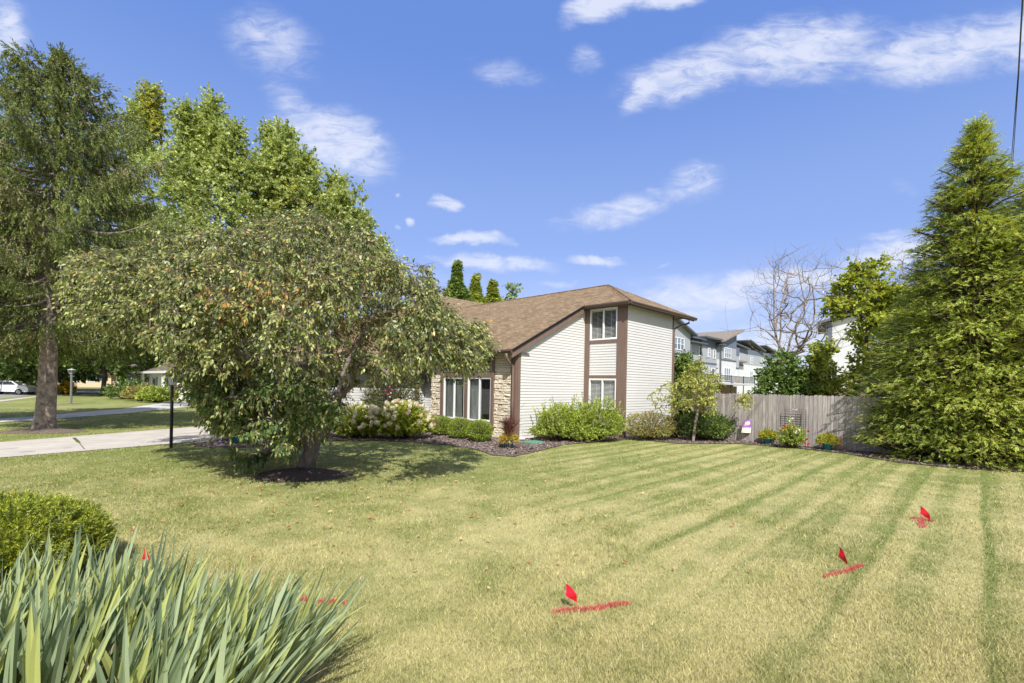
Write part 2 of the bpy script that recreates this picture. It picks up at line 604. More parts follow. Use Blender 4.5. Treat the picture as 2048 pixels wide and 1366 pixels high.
def lawn_colour(n, l, vec):
    """mown, partly sun-dried grass: patches, mower tracks along the house side; returns a colour socket"""
    def noise(scale, det=4, rough=0.55, dist=0.0):
        q = nd(n, 'ShaderNodeTexNoise', inp={'Scale': scale, 'Detail': det, 'Roughness': rough, 'Distortion': dist})
        l.new(vec, q.inputs['Vector']); return q.outputs['Fac']

    def rng_(v, a, b, c=0.0, d=1.0):
        q = nd(n, 'ShaderNodeMapRange', interpolation_type='SMOOTHSTEP')
        q.inputs['From Min'].default_value = a; q.inputs['From Max'].default_value = b
        q.inputs['To Min'].default_value = c; q.inputs['To Max'].default_value = d
        l.new(v, q.inputs['Value']); return q.outputs[0]

    def mth(op, a, b):
        q = nd(n, 'ShaderNodeMath', operation=op)
        for i, v in enumerate((a, b)):
            if isinstance(v, (int, float)): q.inputs[i].default_value = v
            else: l.new(v, q.inputs[i])
        return q.outputs[0]

    def mix(f, a, b):
        q = nd(n, 'ShaderNodeMix', data_type='RGBA')
        if isinstance(f, (int, float)): q.inputs['Factor'].default_value = f
        else: l.new(f, q.inputs['Factor'])
        for k, v in (('A', a), ('B', b)):
            if isinstance(v, tuple): q.inputs[k].default_value = (*v, 1)
            else: l.new(v, q.inputs[k])
        return q.outputs['Result']

    big = noise(0.22, 3, 0.5, 0.3)
    med = noise(1.1, 5, 0.65, 0.4)
    fin = noise(9.0, 4, 0.7)
    sp = nd(n, 'ShaderNodeSeparateXYZ'); l.new(vec, sp.inputs[0])
    # greener towards the house, drier near the street corner
    fy = rng_(sp.outputs['Y'], 4.0, 13.0, 0.0, 0.22)
    dry = mth('ADD', mth('MULTIPLY', big, 0.55), mth('MULTIPLY', med, 0.75))
    dry = mth('ADD', dry, mth('MULTIPLY', noise(3.2, 4, 0.7), 0.35))
    dry = mth('SUBTRACT', dry, 0.06)
    dry = mth('SUBTRACT', dry, fy)
    # mower tracks: lines of constant distance from the side wall
    dot = nd(n, 'ShaderNodeVectorMath', operation='DOT_PRODUCT'); l.new(vec, dot.inputs[0])
    dot.inputs[1].default_value = (BX.x, BX.y, 0)
    wob = mth('MULTIPLY', noise(0.3, 2), 0.22)
    vv = mth('ADD', dot.outputs['Value'], wob)
    cyc = nd(n, 'ShaderNodeMath', operation='PINGPONG'); l.new(mth('ADD', vv, 50.0), cyc.inputs[0]); cyc.inputs[1].default_value = 0.5
    tr = rng_(cyc.outputs[0], 0.10, 0.01)
    cy2 = nd(n, 'ShaderNodeMath', operation='PINGPONG'); l.new(mth('ADD', vv, 50.31), cy2.inputs[0]); cy2.inputs[1].default_value = 0.31
    band = rng_(cy2.outputs[0], 0.08, 0.2)
    right = rng_(sp.outputs['X'], -1.0, 2.5)
    tr = mth('MULTIPLY', mth('MULTIPLY', tr, right), rng_(med, 0.35, 0.6))
    band = mth('MULTIPLY', band, right)
    dry = mth('ADD', dry, mth('MULTIPLY', mth('MULTIPLY', band, rng_(noise(0.6, 3), 0.25, 0.5)), 0.17))
    dry = mth('SUBTRACT', dry, mth('MULTIPLY', tr, 0.30))
    f = rng_(dry, 0.42, 0.93)
    green = mix(fin, (0.155, 0.190, 0.042), (0.29, 0.325, 0.095))
    tan = mix(med, (0.42, 0.38, 0.145), (0.58, 0.525, 0.255))
    return mix(f, green, tan), fin, f


def lawn_material(name, blade):
    m, n, l = new_mat(name)
    g = nd(n, 'ShaderNodeNewGeometry')
    col, fin, f = lawn_colour(n, l, g.outputs['Position'])
    p = nd(n, 'ShaderNodeBsdfPrincipled'); p.inputs['Roughness'].default_value = 0.75
    p.inputs['Specular IOR Level'].default_value = 0.25
    o = nd(n, 'ShaderNodeOutputMaterial')
    if blade:
        at = nd(n, 'ShaderNodeAttribute', attribute_name='rv')
        sp = nd(n, 'ShaderNodeSeparateXYZ'); l.new(at.outputs['Vector'], sp.inputs[0])
        # single blades: straw coloured ones among green ones
        mr = nd(n, 'ShaderNodeMapRange'); mr.inputs['To Min'].default_value = 0.66; mr.inputs['To Max'].default_value = 1.36
        l.new(sp.outputs[0], mr.inputs['Value'])
        vm = nd(n, 'ShaderNodeVectorMath', operation='SCALE'); l.new(col, vm.inputs[0]); l.new(mr.outputs[0], vm.inputs['Scale'])
        st = nd(n, 'ShaderNodeMapRange'); st.inputs['From Min'].default_value = 0.80; st.inputs['From Max'].default_value = 0.88
        l.new(sp.outputs[1], st.inputs['Value'])
        mx = nd(n, 'ShaderNodeMix', data_type='RGBA'); l.new(st.outputs[0], mx.inputs['Factor'])
        l.new(vm.outputs[0], mx.inputs['A']); mx.inputs['B'].default_value = (0.62, 0.54, 0.30, 1)
        l.new(mx.outputs['Result'], p.inputs['Base Color'])
        tr = nd(n, 'ShaderNodeBsdfTranslucent'); l.new(mx.outputs['Result'], tr.inputs['Color'])
        ms = nd(n, 'ShaderNodeMixShader'); ms.inputs[0].default_value = 0.3
        l.new(p.outputs[0], ms.inputs[1]); l.new(tr.outputs[0], ms.inputs[2]); l.new(ms.outputs[0], o.inputs[0])
    else:
        sc_ = nd(n, 'ShaderNodeVectorMath', operation='SCALE'); l.new(col, sc_.inputs[0]); sc_.inputs['Scale'].default_value = 0.86
        l.new(sc_.outputs[0], p.inputs['Base Color'])
        nb = nd(n, 'ShaderNodeTexNoise', inp={'Scale': 60.0, 'Detail': 4.0, 'Roughness': 0.7}); l.new(g.outputs['Position'], nb.inputs['Vector'])
        b = nd(n, 'ShaderNodeBump'); b.inputs['Strength'].default_value = 0.7; b.inputs['Distance'].default_value = 0.03
        l.new(nb.outputs['Fac'], b.inputs['Height']); l.new(b.outputs[0], p.inputs['Normal'])
        l.new(p.outputs[0], o.inputs[0])
    return m


M_lawn = lawn_material("lawn_soil", False)
M_blade = lawn_material("grass_blade", True)
mb = MB()
R = 1400
mb.poly([(-R, -60, 0), (R, -60, 0), (R, 1600, 0), (-R, 1600, 0)])
tag(mb.build("lawn", M_lawn), kind='structure')

M_conc = surf("concrete", (0.50, 0.455, 0.40), rough=0.85, var=0.12, scale=1.3, bump=0.25, bscale=60, coords='Object', detail=9)
M_conc2 = surf("pale_concrete", (0.55, 0.53, 0.50), rough=0.85, var=0.10, scale=0.8, bump=0.2, bscale=50)
M_asph = surf("asphalt", (0.28, 0.27, 0.265), rough=0.9, var=0.12, scale=0.6, bump=0.4, bscale=80)
M_mulch_dark = surf("dark_mulch", (0.11, 0.078, 0.066), col2=(0.04, 0.028, 0.025), rough=0.95, scale=26, bump=1.0, bscale=55)
M_mulch = surf("mulch", (0.24, 0.185, 0.16), col2=(0.085, 0.062, 0.054), rough=0.95, scale=26, bump=1.0, bscale=55)
M_mulch_pale = surf("weathered_mulch", (0.24, 0.18, 0.14), col2=(0.10, 0.075, 0.06), rough=0.95, scale=22, bump=1.0, bscale=55)

n0, n1 = G(0, 916), G(408, 882.6)
f0, f1 = G(0, 885), G(403, 853)
nd_, fd_ = (n1 - n0).normalized(), (f1 - f0).normalized()
DRIVE = [n0 - nd_ * 6, n0, n1, hw(-5.0, 6.5), hw(-5.0, 12.4), f1, f0, f0 - fd_ * 6]
DRIVE = [DRIVE[0] - AX * 30] + DRIVE + [DRIVE[-1] - AX * 30]
mb = MB(); mb.poly([(p.x, p.y, 0.012) for p in DRIVE])
drive = tag(mb.build("driveway", M_conc), kind='structure')
# weedy joints between the driveway slabs
M_joint = surf("joint", (0.10, 0.12, 0.04), rough=1, scale=12, var=0.4)
mb = MB()
def strip(mb, p, q, w, z):
    d = (q - p).normalized(); s = Vector((-d.y, d.x, 0)) * w / 2
    mb.poly([(*(p - s).xy, z), (*(q - s).xy, z), (*(q + s).xy, z), (*(p + s).xy, z)])
strip(mb, G(150, 876), G(169, 899.5), 0.025, 0.016)
strip(mb, G(148, 876.5), G(158, 886), 0.09, 0.0175)
cl0, cl1 = G(0, 900), G(408, 865)
strip(mb, cl0, G(38, 896.5), 0.03, 0.016); strip(mb, G(60, 895), G(98, 891), 0.012, 0.016)
strip(mb, G(40, 906), G(70, 903), 0.03, 0.016); strip(mb, G(126, 897.5), G(144, 896), 0.03, 0.016)
strip(mb, G(303, 873.5), G(330, 871.5), 0.035, 0.016); strip(mb, G(350, 869.5), G(408, 864.5), 0.03, 0.016)
tag(mb.build("driveway_joints", M_joint), kind='structure')

DRIVE2 = [G(-260, 862), G(0, 845), G(110, 838), G(244, 827), G(366, 815), G(410, 811), G(404, 802), G(340, 804), G(244, 818), G(70, 833), G(0, 837), G(-260, 852)]
mb = MB(); mb.poly([(p.x, p.y, 0.012) for p in DRIVE2]); tag(mb.build("driveway_of_neighbour", M_conc2), kind='structure')
WALK = [G(-260, 827), G(0, 803.5), G(75, 794), G(140, 791.2), G(215, 790), G(215, 788.8), G(140, 789.8), G(75, 792.2), G(0, 800.5), G(-260, 821)]
mb = MB(); mb.poly([(p.x, p.y, 0.012) for p in WALK]); tag(mb.build("sidewalk", M_conc), kind='structure')
STREET = [G(-500, 850), G(-150, 810), G(0, 797), G(75, 790.5), G(199, 785.5), G(420, 781), G(420, 778.5), G(199, 780.8), G(75, 781.6), G(0, 784.5), G(-150, 791), G(-500, 814)]
mb = MB(); mb.poly([(p.x, p.y, 0.01) for p in STREET]); tag(mb.build("street", M_asph), kind='structure')

BED = [G(x, y) for x, y in [(386, 884), (389, 893), (430, 897.5), (520, 894), (560, 889), (640, 884), (700, 881), (760, 882), (850, 887), (905, 892), (950, 899),
       (985, 911), (1030, 914), (1065, 906), (1095, 898), (1130, 890), (1200, 884), (1245, 880), (1300, 882), (1360, 888), (1480, 888),
       (1600, 898), (1700, 909), (1730, 915), (1800, 926), (1900, 936), (2048, 945), (2300, 960)]]
BED += [Vector((19, 12, 0)), Vector((17, 17, 0)), Vector((11, 18.5, 0)), Vector((7.3, 21.9, 0)), hw(5, 3), hw(1.5, 6), hw(-5, 6.3)]
rb = random.Random(3)
def wobble(poly, amp, seg=0.25):
    out = []
    for a, b in zip(poly, poly[1:] + poly[:1]):
        k = max(1, int((b - a).length / seg))
        for i in range(k):
            p = a.lerp(b, i / k)
            out.append(Vector((p.x + rb.uniform(-amp, amp), p.y + rb.uniform(-amp, amp), 0)))
    return out
mb = MB(); mb.poly([(p.x, p.y, 0.02) for p in wobble(BED, 0.035)]); tag(mb.build("mulch_bed", M_mulch), kind='structure')


def inside(poly, X, Y):
    xs = np.array([p.x for p in poly]); ys = np.array([p.y for p in poly])
    c = np.zeros(len(X), bool)
    j = len(xs) - 1
    for i in range(len(xs)):
        hit = ((ys[i] > Y) != (ys[j] > Y)) & (X < (xs[j] - xs[i]) * (Y - ys[i]) / (ys[j] - ys[i] + 1e-12) + xs[i])
        c ^= hit; j = i
    return c


MOUND_C = G(603, 951); 
def mound(name, c, rx, ry, h, mat):
    V, Fc = [], []
    rg = random.Random(5); nr, na = 9, 40
    mb = MB(); rings = []
    for i in range(nr + 1):
        t = i / nr; ring = []
        for k in range(na):
            an = 2 * math.pi * k / na
            e = 1 + 0.06 * math.sin(3 * an + 1) + 0.04 * math.sin(7 * an)
            ring.append(Vector((c.x + rx * t * e * math.cos(an), c.y + ry * t * e * math.sin(an),
                                0.008 + h * (1 - t ** 2) * (1 + rg.uniform(-.08, .08)))))
        rings.append(ring)
    for i in range(nr):
        for k in range(na):
            k2 = (k + 1) % na
            mb.poly([rings[i][k], rings[i + 1][k], rings[i + 1][k2], rings[i][k2]])
    return tag(mb.build(name, mat, smooth=True), kind='structure')
mound("mulch_ring_of_tree", MOUND_C, 0.98, 0.72, 0.13, M_mulch_dark)
SPR = G(88, 862)
mound("mulch_ring_of_spruce", SPR + Vector((0.1, -0.15, 0)), 1.35, 0.9, 0.10, M_mulch_pale)
LAMP2 = G(142, 808)
mound("mulch_ring_of_far_lamp", LAMP2, 0.7, 0.7, 0.04, M_mulch_pale)
# loose bark chips over the beds
def chips(name, poly_pts, n, z, size, mat):
    r = np.random.default_rng(8)
    xs = [p.x for p in poly_pts]; ys = [p.y for p in poly_pts]
    X = r.uniform(min(xs), max(xs), n * 4); Y = r.uniform(min(ys), max(ys), n * 4)
    k = inside(poly_pts, X, Y) & (Y < 20.5); X, Y = X[k][:n], Y[k][:n]; m = len(X)
    a = r.uniform(0, 6.28, m); L = size * r.uniform(.5, 1.6, m); Wd = L * r.uniform(.2, .5, m)
    t = r.uniform(-.5, .5, m)
    d = np.stack([np.cos(a), np.sin(a), t], 1); s = np.stack([-np.sin(a), np.cos(a), r.uniform(-.5, .5, m)], 1)
    c = np.stack([X, Y, z + r.uniform(0.005, .03, m)], 1)
    V = np.stack([c - d * L[:, None] / 2 - s * Wd[:, None] / 2, c + d * L[:, None] / 2 - s * Wd[:, None] / 2,
                  c + d * L[:, None] / 2 + s * Wd[:, None] / 2, c - d * L[:, None] / 2 + s * Wd[:, None] / 2], 1)
    return tag(np_mesh(name, V.reshape(-1, 3), 4, mat, attr=r.random((m, 3))), kind='stuff')
M_chip = leafmat("bark_chip", (0.08, 0.055, 0.046), (0.34, 0.27, 0.23), trans=0.0, rough=0.9)
chips("bark_chips", BED, 26000, 0.02, 0.06, M_chip)
_e = [MOUND_C + Vector((0.97 * math.cos(k * .3), 0.7 * math.sin(k * .3), 0)) for k in range(21)]

# ---- grass blades
def grass():
    r = np.random.default_rng(21)
    n = 560000
    y0, y1 = 2.1, 30.0
    Y = 1 / (1 / y0 - r.random(n) ** 0.86 * (1 / y0 - 1 / y1))
    X = r.uniform(-1, 1, n) * (1.32 * Y + 0.8)
    k = ~(inside(DRIVE, X, Y) | inside(BED, X, Y) | inside(DRIVE2, X, Y))
    k &= ((X - MOUND_C.x) / 0.95) ** 2 + ((Y - MOUND_C.y) / 0.68) ** 2 > 1
    k &= ((X - SPR.x) / 1.3) ** 2 + ((Y - SPR.y) / 0.85) ** 2 > 1
    hu = (X - HO.x) * AX.x + (Y - HO.y) * AX.y; hv = (X - HO.x) * BX.x + (Y - HO.y) * BX.y
    k &= ~((hu > -.3) & (hu < 16) & (hv > -2.4) & (hv < 30)) & ~((hu > -5.2) & (hu < 16) & (hv > 6.2) & (hv < 30))
    X, Y = X[k], Y[k]; m = len(X)
    a = r.uniform(0, 6.28, m)
    hgt = r.uniform(0.014, 0.046, m) * (1 + 0.25 * np.sin(X * 2.1 + 1.3 * np.sin(Y * 1.7)))
    w = (0.0032 + 0.0011 * Y) * r.uniform(.6, 1.3, m)
    lx, ly = r.normal(0, 0.55, m) * hgt, r.normal(0, 0.55, m) * hgt
    dx, dy = np.cos(a) * w / 2, np.sin(a) * w / 2
    z0 = np.full(m, -0.002)
    V = np.stack([np.stack([X - dx, Y - dy, z0], 1), np.stack([X + dx, Y + dy, z0], 1), np.stack([X + lx, Y + ly, hgt], 1)], 1)
    at = r.random((m, 3))
    return tag(np_mesh("grass", V.reshape(-1, 3), 3, M_blade, attr=at), kind='stuff')
grass()

# scattered dry leaves on the lawn
def litter():
    r = np.random.default_rng(5); n = 620
    Y = r.normal(9.0, 2.2, n); X = r.normal(-2.6, 3.2, n)
    k = (Y > 4) & (Y < 14); X, Y = X[k], Y[k]; m = len(X)
    a = r.uniform(0, 6.28, m); L = r.uniform(.02, .045, m)
    d = np.stack([np.cos(a), np.sin(a), r.uniform(-.4, .4, m)], 1); s = np.stack([-np.sin(a), np.cos(a), r.uniform(-.4, .4, m)], 1) * .55
    c = np.stack([X, Y, r.uniform(.04, .055, m)], 1)
    V = np.stack([c - d * L[:, None], c + s * L[:, None], c + d * L[:, None], c - s * L[:, None]], 1)
    tag(np_mesh("fallen_leaves", V.reshape(-1, 3), 4, leafmat("dry_leaf", (0.25, 0.10, 0.03), (0.62, 0.42, 0.20), trans=0.1), attr=r.random((m, 3))), kind='stuff')
litter()

# ------------------------------------------------------------------ house materials
M_siding = surf("white_siding", (0.61, 0.60, 0.585), rough=0.55, var=0.03, scale=1.2, bump=0.05, bscale=90, spec=0.4)
M_trim = surf("brown_trim", (0.185, 0.125, 0.098), rough=0.6, var=0.10, scale=3, stretch=(3, 3, 0.6), bump=0.1, bscale=30)
M_gutter = surf("brown_gutter", (0.105, 0.070, 0.055), rough=0.42, var=0.05, scale=2)
M_soffit = surf("brown_soffit", (0.15, 0.10, 0.07), rough=0.6, var=0.05, scale=2)
M_white = surf("white_frame", (0.80, 0.80, 0.79), rough=0.4, var=0.02, scale=4)
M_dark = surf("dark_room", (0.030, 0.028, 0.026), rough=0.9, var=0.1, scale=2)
M_blind = surf("blind_slat", (0.70, 0.69, 0.66), rough=0.5, var=0.03, scale=4)
M_curtain = surf("curtain", (0.78, 0.80, 0.76), rough=0.8, var=0.12, scale=6, stretch=(8, 8, 0.3))
M_black = surf("black_metal", (0.018, 0.018, 0.02), rough=0.4, var=0.1, scale=5, metallic=0.3)


def glass_mat():
    m, n, l = new_mat("window_glass")
    fr = nd(n, 'ShaderNodeLayerWeight')
    pw = nd(n, 'ShaderNodeMath', operation='POWER'); l.new(fr.outputs['Facing'], pw.inputs[0]); pw.inputs[1].default_value = 4.0
    mr = nd(n, 'ShaderNodeMapRange'); mr.inputs['To Min'].default_value = 0.11; mr.inputs['To Max'].default_value = 1.0
    l.new(pw.outputs[0], mr.inputs['Value'])
    t = nd(n, 'ShaderNodeBsdfTransparent'); t.inputs[0].default_value = (0.93, 0.96, 0.95, 1)
    g = nd(n, 'ShaderNodeBsdfGlossy'); g.inputs['Roughness'].default_value = 0.01
    ms = nd(n, 'ShaderNodeMixShader')
    l.new(mr.outputs[0], ms.inputs[0]); l.new(t.outputs[0], ms.inputs[1]); l.new(g.outputs[0], ms.inputs[2])
    o = nd(n, 'ShaderNodeOutputMaterial'); l.new(ms.outputs[0], o.inputs[0])
    return m
M_glass = glass_mat()


def shingle_mat(name, base, dark, light):
    m, n, l = new_mat(name)
    uv = nd(n, 'ShaderNodeUVMap')
    br = nd(n, 'ShaderNodeTexBrick')
    br.offset = 0.37; br.offset_frequency = 2; br.squash = 1.0
    br.inputs['Scale'].default_value = 1.0
    br.inputs['Brick Width'].default_value = 0.27
    br.inputs['Row Height'].default_value = 0.142
    br.inputs['Mortar Size'].default_value = 0.007
    br.inputs['Mortar Smooth'].default_value = 0.3
    br.inputs['Bias'].default_value = 0.0
    br.inputs['Color1'].default_value = (*dark, 1)
    br.inputs['Color2'].default_value = (*light, 1)
    br.inputs['Mortar'].default_value = (dark[0] * .45, dark[1] * .45, dark[2] * .45, 1)
    l.new(uv.outputs[0], br.inputs['Vector'])
    mp = nd(n, 'ShaderNodeMapping'); mp.inputs['Scale'].default_value = (5, 12, 1); l.new(uv.outputs[0], mp.inputs[0])
    no = nd(n, 'ShaderNodeTexNoise', inp={'Scale': 1.0, 'Detail': 5.0, 'Roughness': 0.7}); l.new(mp.outputs[0], no.inputs['Vector'])
    n2 = nd(n, 'ShaderNodeTexNoise', inp={'Scale': 1.1, 'Detail': 3.0}); l.new(uv.outputs[0], n2.inputs['Vector'])
    mx = nd(n, 'ShaderNodeMix', data_type='RGBA'); mx.inputs['Factor'].default_value = 0.45
    l.new(br.outputs['Color'], mx.inputs['A'])
    cr = nd(n, 'ShaderNodeMix', data_type='RGBA')
    mr = nd(n, 'ShaderNodeMapRange'); mr.inputs['From Min'].default_value = 0.35; mr.inputs['From Max'].default_value = 0.65
    l.new(no.outputs['Fac'], mr.inputs['Value']); l.new(mr.outputs[0], cr.inputs['Factor'])
    cr.inputs['A'].default_value = (*dark, 1); cr.inputs['B'].default_value = (*light, 1)
    l.new(cr.outputs['Result'], mx.inputs['B'])
    m3 = nd(n, 'ShaderNodeVectorMath', operation='SCALE')
    r3 = nd(n, 'ShaderNodeMapRange'); r3.inputs['To Min'].default_value = 0.85; r3.inputs['To Max'].default_value = 1.15
    l.new(n2.outputs['Fac'], r3.inputs['Value']); l.new(mx.outputs['Result'], m3.inputs[0]); l.new(r3.outputs[0], m3.inputs['Scale'])
    p = nd(n, 'ShaderNodeBsdfPrincipled'); p.inputs['Roughness'].default_value = 0.92; p.inputs['Specular IOR Level'].default_value = 0.2
    l.new(m3.outputs[0], p.inputs['Base Color'])
    b = nd(n, 'ShaderNodeBump'); b.inputs['Strength'].default_value = 0.8; b.inputs['Distance'].default_value = 0.012
    sub = nd(n, 'ShaderNodeMath', operation='SUBTRACT'); sub.inputs[0].default_value = 1.0; l.new(br.outputs['Fac'], sub.inputs[1])
    ad = nd(n, 'ShaderNodeMath', operation='MULTIPLY_ADD'); l.new(no.outputs['Fac'], ad.inputs[0]); ad.inputs[1].default_value = 0.8; l.new(sub.outputs[0], ad.inputs[2])
    l.new(ad.outputs[0], b.inputs['Height']); l.new(b.outputs[0], p.inputs['Normal'])
    o = nd(n, 'ShaderNodeOutputMaterial'); l.new(p.outputs[0], o.inputs[0])
    return m
M_shingle = shingle_mat("brown_shingles", (0.3, 0.2, 0.13), (0.125, 0.083, 0.048), (0.325, 0.236, 0.145))
M_shingle_grey = shingle_mat("grey_shingles", (0.3, 0.2, 0.13), (0.16, 0.135, 0.115), (0.30, 0.26, 0.22))

# ------------------------------------------------------------------ the house
house = empty("house", HO, HRZ)
tag(house, "white sided two-storey house with brown trim, cream stone front and tan shingle hip roof", "house")
EW = 3.20            # height of the wall head under the low eave
ZE = 3.30            # shingle height at the low eave edge (u = -0.4)
SL = 0.5             # roof slope
def zr(u): return ZE + SL * (u + 0.4)
U1, U2, VB = 4.13, 8.28, -1.96
UE, UB, VE = 3.83, 9.70, -2.30          # eave edges of the projecting side bay
UR = (UE + UB) / 2
ZR = zr(UR)
VR = VE + (UR - UE)

# mapping functions wall coordinates (s, z, n) -> house local
PA = lambda s, z, n: Vector((s, 0 - n, z))                 # side wall A, s = u, faces -v
PA2 = lambda s, z, n: Vector((s, VB - n, z))               # bay wall, faces -v
PB = lambda s, z, n: Vector((U1 - n, s, z))                # bay return with windows, faces -u
PS = lambda s, z, n: Vector((0 - n, s, z))                 # stone front, faces -u


def mbox(mb, P, s0, s1, z0, z1, n0, n1, mi=0):
    c = [P(s, z, n) for n in (n0, n1) for z in (z0, z1) for s in (s0, s1)]
    for f in ((0, 1, 3, 2), (4, 6, 7, 5), (0, 4, 5, 1), (2, 3, 7, 6), (0, 2, 6, 4), (1, 5, 7, 3)):
        mb.poly([c[i] for i in f], mi)


def siding(mb, P, z0, z1, lo, hi, e=0.109, holes=()):
    z = z0
    while z < z1 - 0.01:
        zt = min(z + e, z1)
        segs = [(lo(z), hi(z), lo(zt), hi(zt))]
        zm = (z + zt) / 2
        for (h0, h1, ha, hb) in holes:
            if ha < zm < hb:
                new = []
                for (a, b, c, d) in segs:
                    if a < h0 - .01: new.append((a, min(b, h0), c, min(d, h0)))
                    if b > h1 + .01: new.append((max(a, h1), b, max(c, h1), d))
                segs = new
        for (a, b, c, d) in segs:
            if b - a < 0.01: continue
            mb.poly([P(a, z, 0.022), P(b, z, 0.022), P(d, zt, 0.006), P(c, zt, 0.006)])
            mb.poly([P(a, z, 0.0), P(b, z, 0.0), P(b, z, 0.022), P(a, z, 0.022)])
        z = zt


def backing(mb, P, s0, s1, z0, z1, holes=(), n=-0.012):
    ss = sorted({s0, s1, *[h[0] for h in holes], *[h[1] for h in holes]})
    zs = sorted({z0, z1, *[h[2] for h in holes], *[h[3] for h in holes]})
    for a, b in zip(ss[:-1], ss[1:]):
        for c, d in zip(zs[:-1], zs[1:]):
            sm, zm = (a + b) / 2, (c + d) / 2
            if any(h[0] < sm < h[1] and h[2] < zm < h[3] for h in holes): continue
            mb.poly([P(a, c, n), P(b, c, n), P(b, d, n), P(a, d, n)])


def sliding_window(parent, P, s0, s1, z0, z1, blinds=None, mull=True, n=0.035, flip=False):
    """white two-light window; the frame is the part, pane and blind its pieces"""
    f = 0.055
    mb = MB()
    mbox(mb, P, s0, s1, z1 - f, z1, -0.05, n); mbox(mb, P, s0, s1, z0, z0 + f, -0.05, n)
    mbox(mb, P, s0, s0 + f, z0 + f, z1 - f, -0.05, n - .002); mbox(mb, P, s1 - f, s1, z0 + f, z1 - f, -0.05, n - .002)
    sm = (s0 + s1) / 2
    if mull:
        mbox(mb, P, sm - .03, sm + .03, z0 + f, z1 - f, -0.04, n - .006)
        g = 0.022  # sash rails of one light
        a, b = (s0 + f, sm - .03) if not flip else (sm + .03, s1 - f)
        mbox(mb, P, a, b, z0 + f, z0 + f + g, -0.03, n - .012); mbox(mb, P, a, b, z1 - f - g, z1 - f, -0.03, n - .012)
    w = mb.build("window", M_white, parent)
    mb = MB(); mb.poly([P(s0 + f, z0 + f, 0.0), P(s1 - f, z0 + f, 0.0), P(s1 - f, z1 - f, 0.0), P(s0 + f, z1 - f, 0.0)])
    mb.build("pane", M_glass, w)
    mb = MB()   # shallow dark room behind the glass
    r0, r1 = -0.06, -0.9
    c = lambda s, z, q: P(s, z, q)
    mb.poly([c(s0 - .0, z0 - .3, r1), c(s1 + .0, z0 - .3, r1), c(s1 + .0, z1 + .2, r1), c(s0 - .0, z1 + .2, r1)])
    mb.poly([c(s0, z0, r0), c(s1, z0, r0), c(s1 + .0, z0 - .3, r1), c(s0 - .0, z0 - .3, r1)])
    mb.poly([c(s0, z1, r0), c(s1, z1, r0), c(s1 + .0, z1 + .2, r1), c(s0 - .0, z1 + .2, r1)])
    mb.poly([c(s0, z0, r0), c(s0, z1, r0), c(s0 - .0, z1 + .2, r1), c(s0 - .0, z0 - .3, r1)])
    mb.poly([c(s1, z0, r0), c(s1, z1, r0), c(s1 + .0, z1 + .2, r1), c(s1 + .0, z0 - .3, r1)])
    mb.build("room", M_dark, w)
    if blinds == 'slats':
        mb = MB(); z = z0 + f + .02
        while z < z1 - f - .06:
            mb.poly([P(s0 + f, z, -.055), P(s1 - f, z, -.055), P(s1 - f, z + .026, -.095), P(s0 + f, z + .026, -.095)])
            z += 0.052
        mbox(mb, P, s0 + f, s1 - f, z1 - f - .055, z1 - f, -.11, -.06)
        for q in (.25, .75):
            sq = s0 + (s1 - s0) * q; mbox(mb, P, sq - .006, sq + .006, z0 + f, z1 - f, -.054, -.05)
        mb.build("blind", M_blind, w)
    elif blinds:
        mb = MB()
        for (a, b) in blinds:
            s = s0 + a * (s1 - s0)
            while s < s0 + b * (s1 - s0) - .03:
                mb.poly([P(s, z0 + .05, -.10), P(s + .085, z0 + .05, -.14), P(s + .085, z1 - .06, -.14), P(s, z1 - .06, -.10)])
                s += .075
        mb.build("curtain", M_curtain, w)
    return w


# --- side wall A (under the raking eave) and rear walls: siding with sheathing behind
mb = MB()
rake_u = lambda z: max(0.16, (z - (ZE - 0.17)) / SL - 0.4)
siding(mb, PA, 0.05, zr(U1) - .2, lambda z: min(rake_u(z + .02), U1), lambda z: U1)
mb.poly([PA(0, 0, -.01), PA(U1, 0, -.01), PA(U1, zr(U1) - .14, -.01), PA(0, zr(0) - .14, -.01)])
mb.build("side_wall", M_siding, house)
mb = MB()
ZS = 5.40            # soffit of the bay
siding(mb, PA2, 0.05, ZS, lambda z: U1 + .10, lambda z: U2 - 0.12)
backing(mb, PA2, U1, U2, 0, ZS)
mb.build("bay_side_wall", M_siding, house)
BW = [(-1.60, -0.28, 1.08, 2.36), (-1.60, -0.28, 3.96, 5.27)]
mb = MB()
siding(mb, PB, 2.50, 3.84, lambda z: -1.60, lambda z: -0.27)
siding(mb, PB, 0.05, 1.0, lambda z: -1.60, lambda z: -0.27)
backing(mb, PB, VB, 0, 0, ZS, BW)
mb.build("bay_front_wall", M_siding, house)
mb = MB()  # the walls the camera does not see, so the house is closed
mb.poly([(U2, VB, 0), (U2, 0, 0), (U2, 0, ZS), (U2, VB, ZS)])
mb.poly([(U2, 0, 0), (9.4, 0, 0), (9.4, 0, ZS), (U2, 0, ZS)])
mb.poly([(9.4, 0, 0), (9.4, 16, 0), (9.4, 16, ZS), (9.4, 0, ZS)])
mb.poly([(1.0, 16, 0), (9.4, 16, 0), (9.4, 16, ZS), (1.0, 16, 2.7)])
mb.build("rear_wall", M_siding, house)
mb = MB()
PW1 = lambda s, z, n: Vector((1.5 - n, s, z)); PW2 = lambda s, z, n: Vector((s, 8.7 - n, z))
siding(mb, PW1, 3.4, 5.45, lambda z: 8.7, lambda z: 16.2); siding(mb, PW2, 3.9, 5.45, lambda z: 1.5, lambda z: 5.0)
backing(mb, PW1, 8.7, 16.2, 2.6, 5.47); backing(mb, PW2, 1.5, 6.5, 2.6, 5.47)
mb.build("upper_wall", M_siding, house)
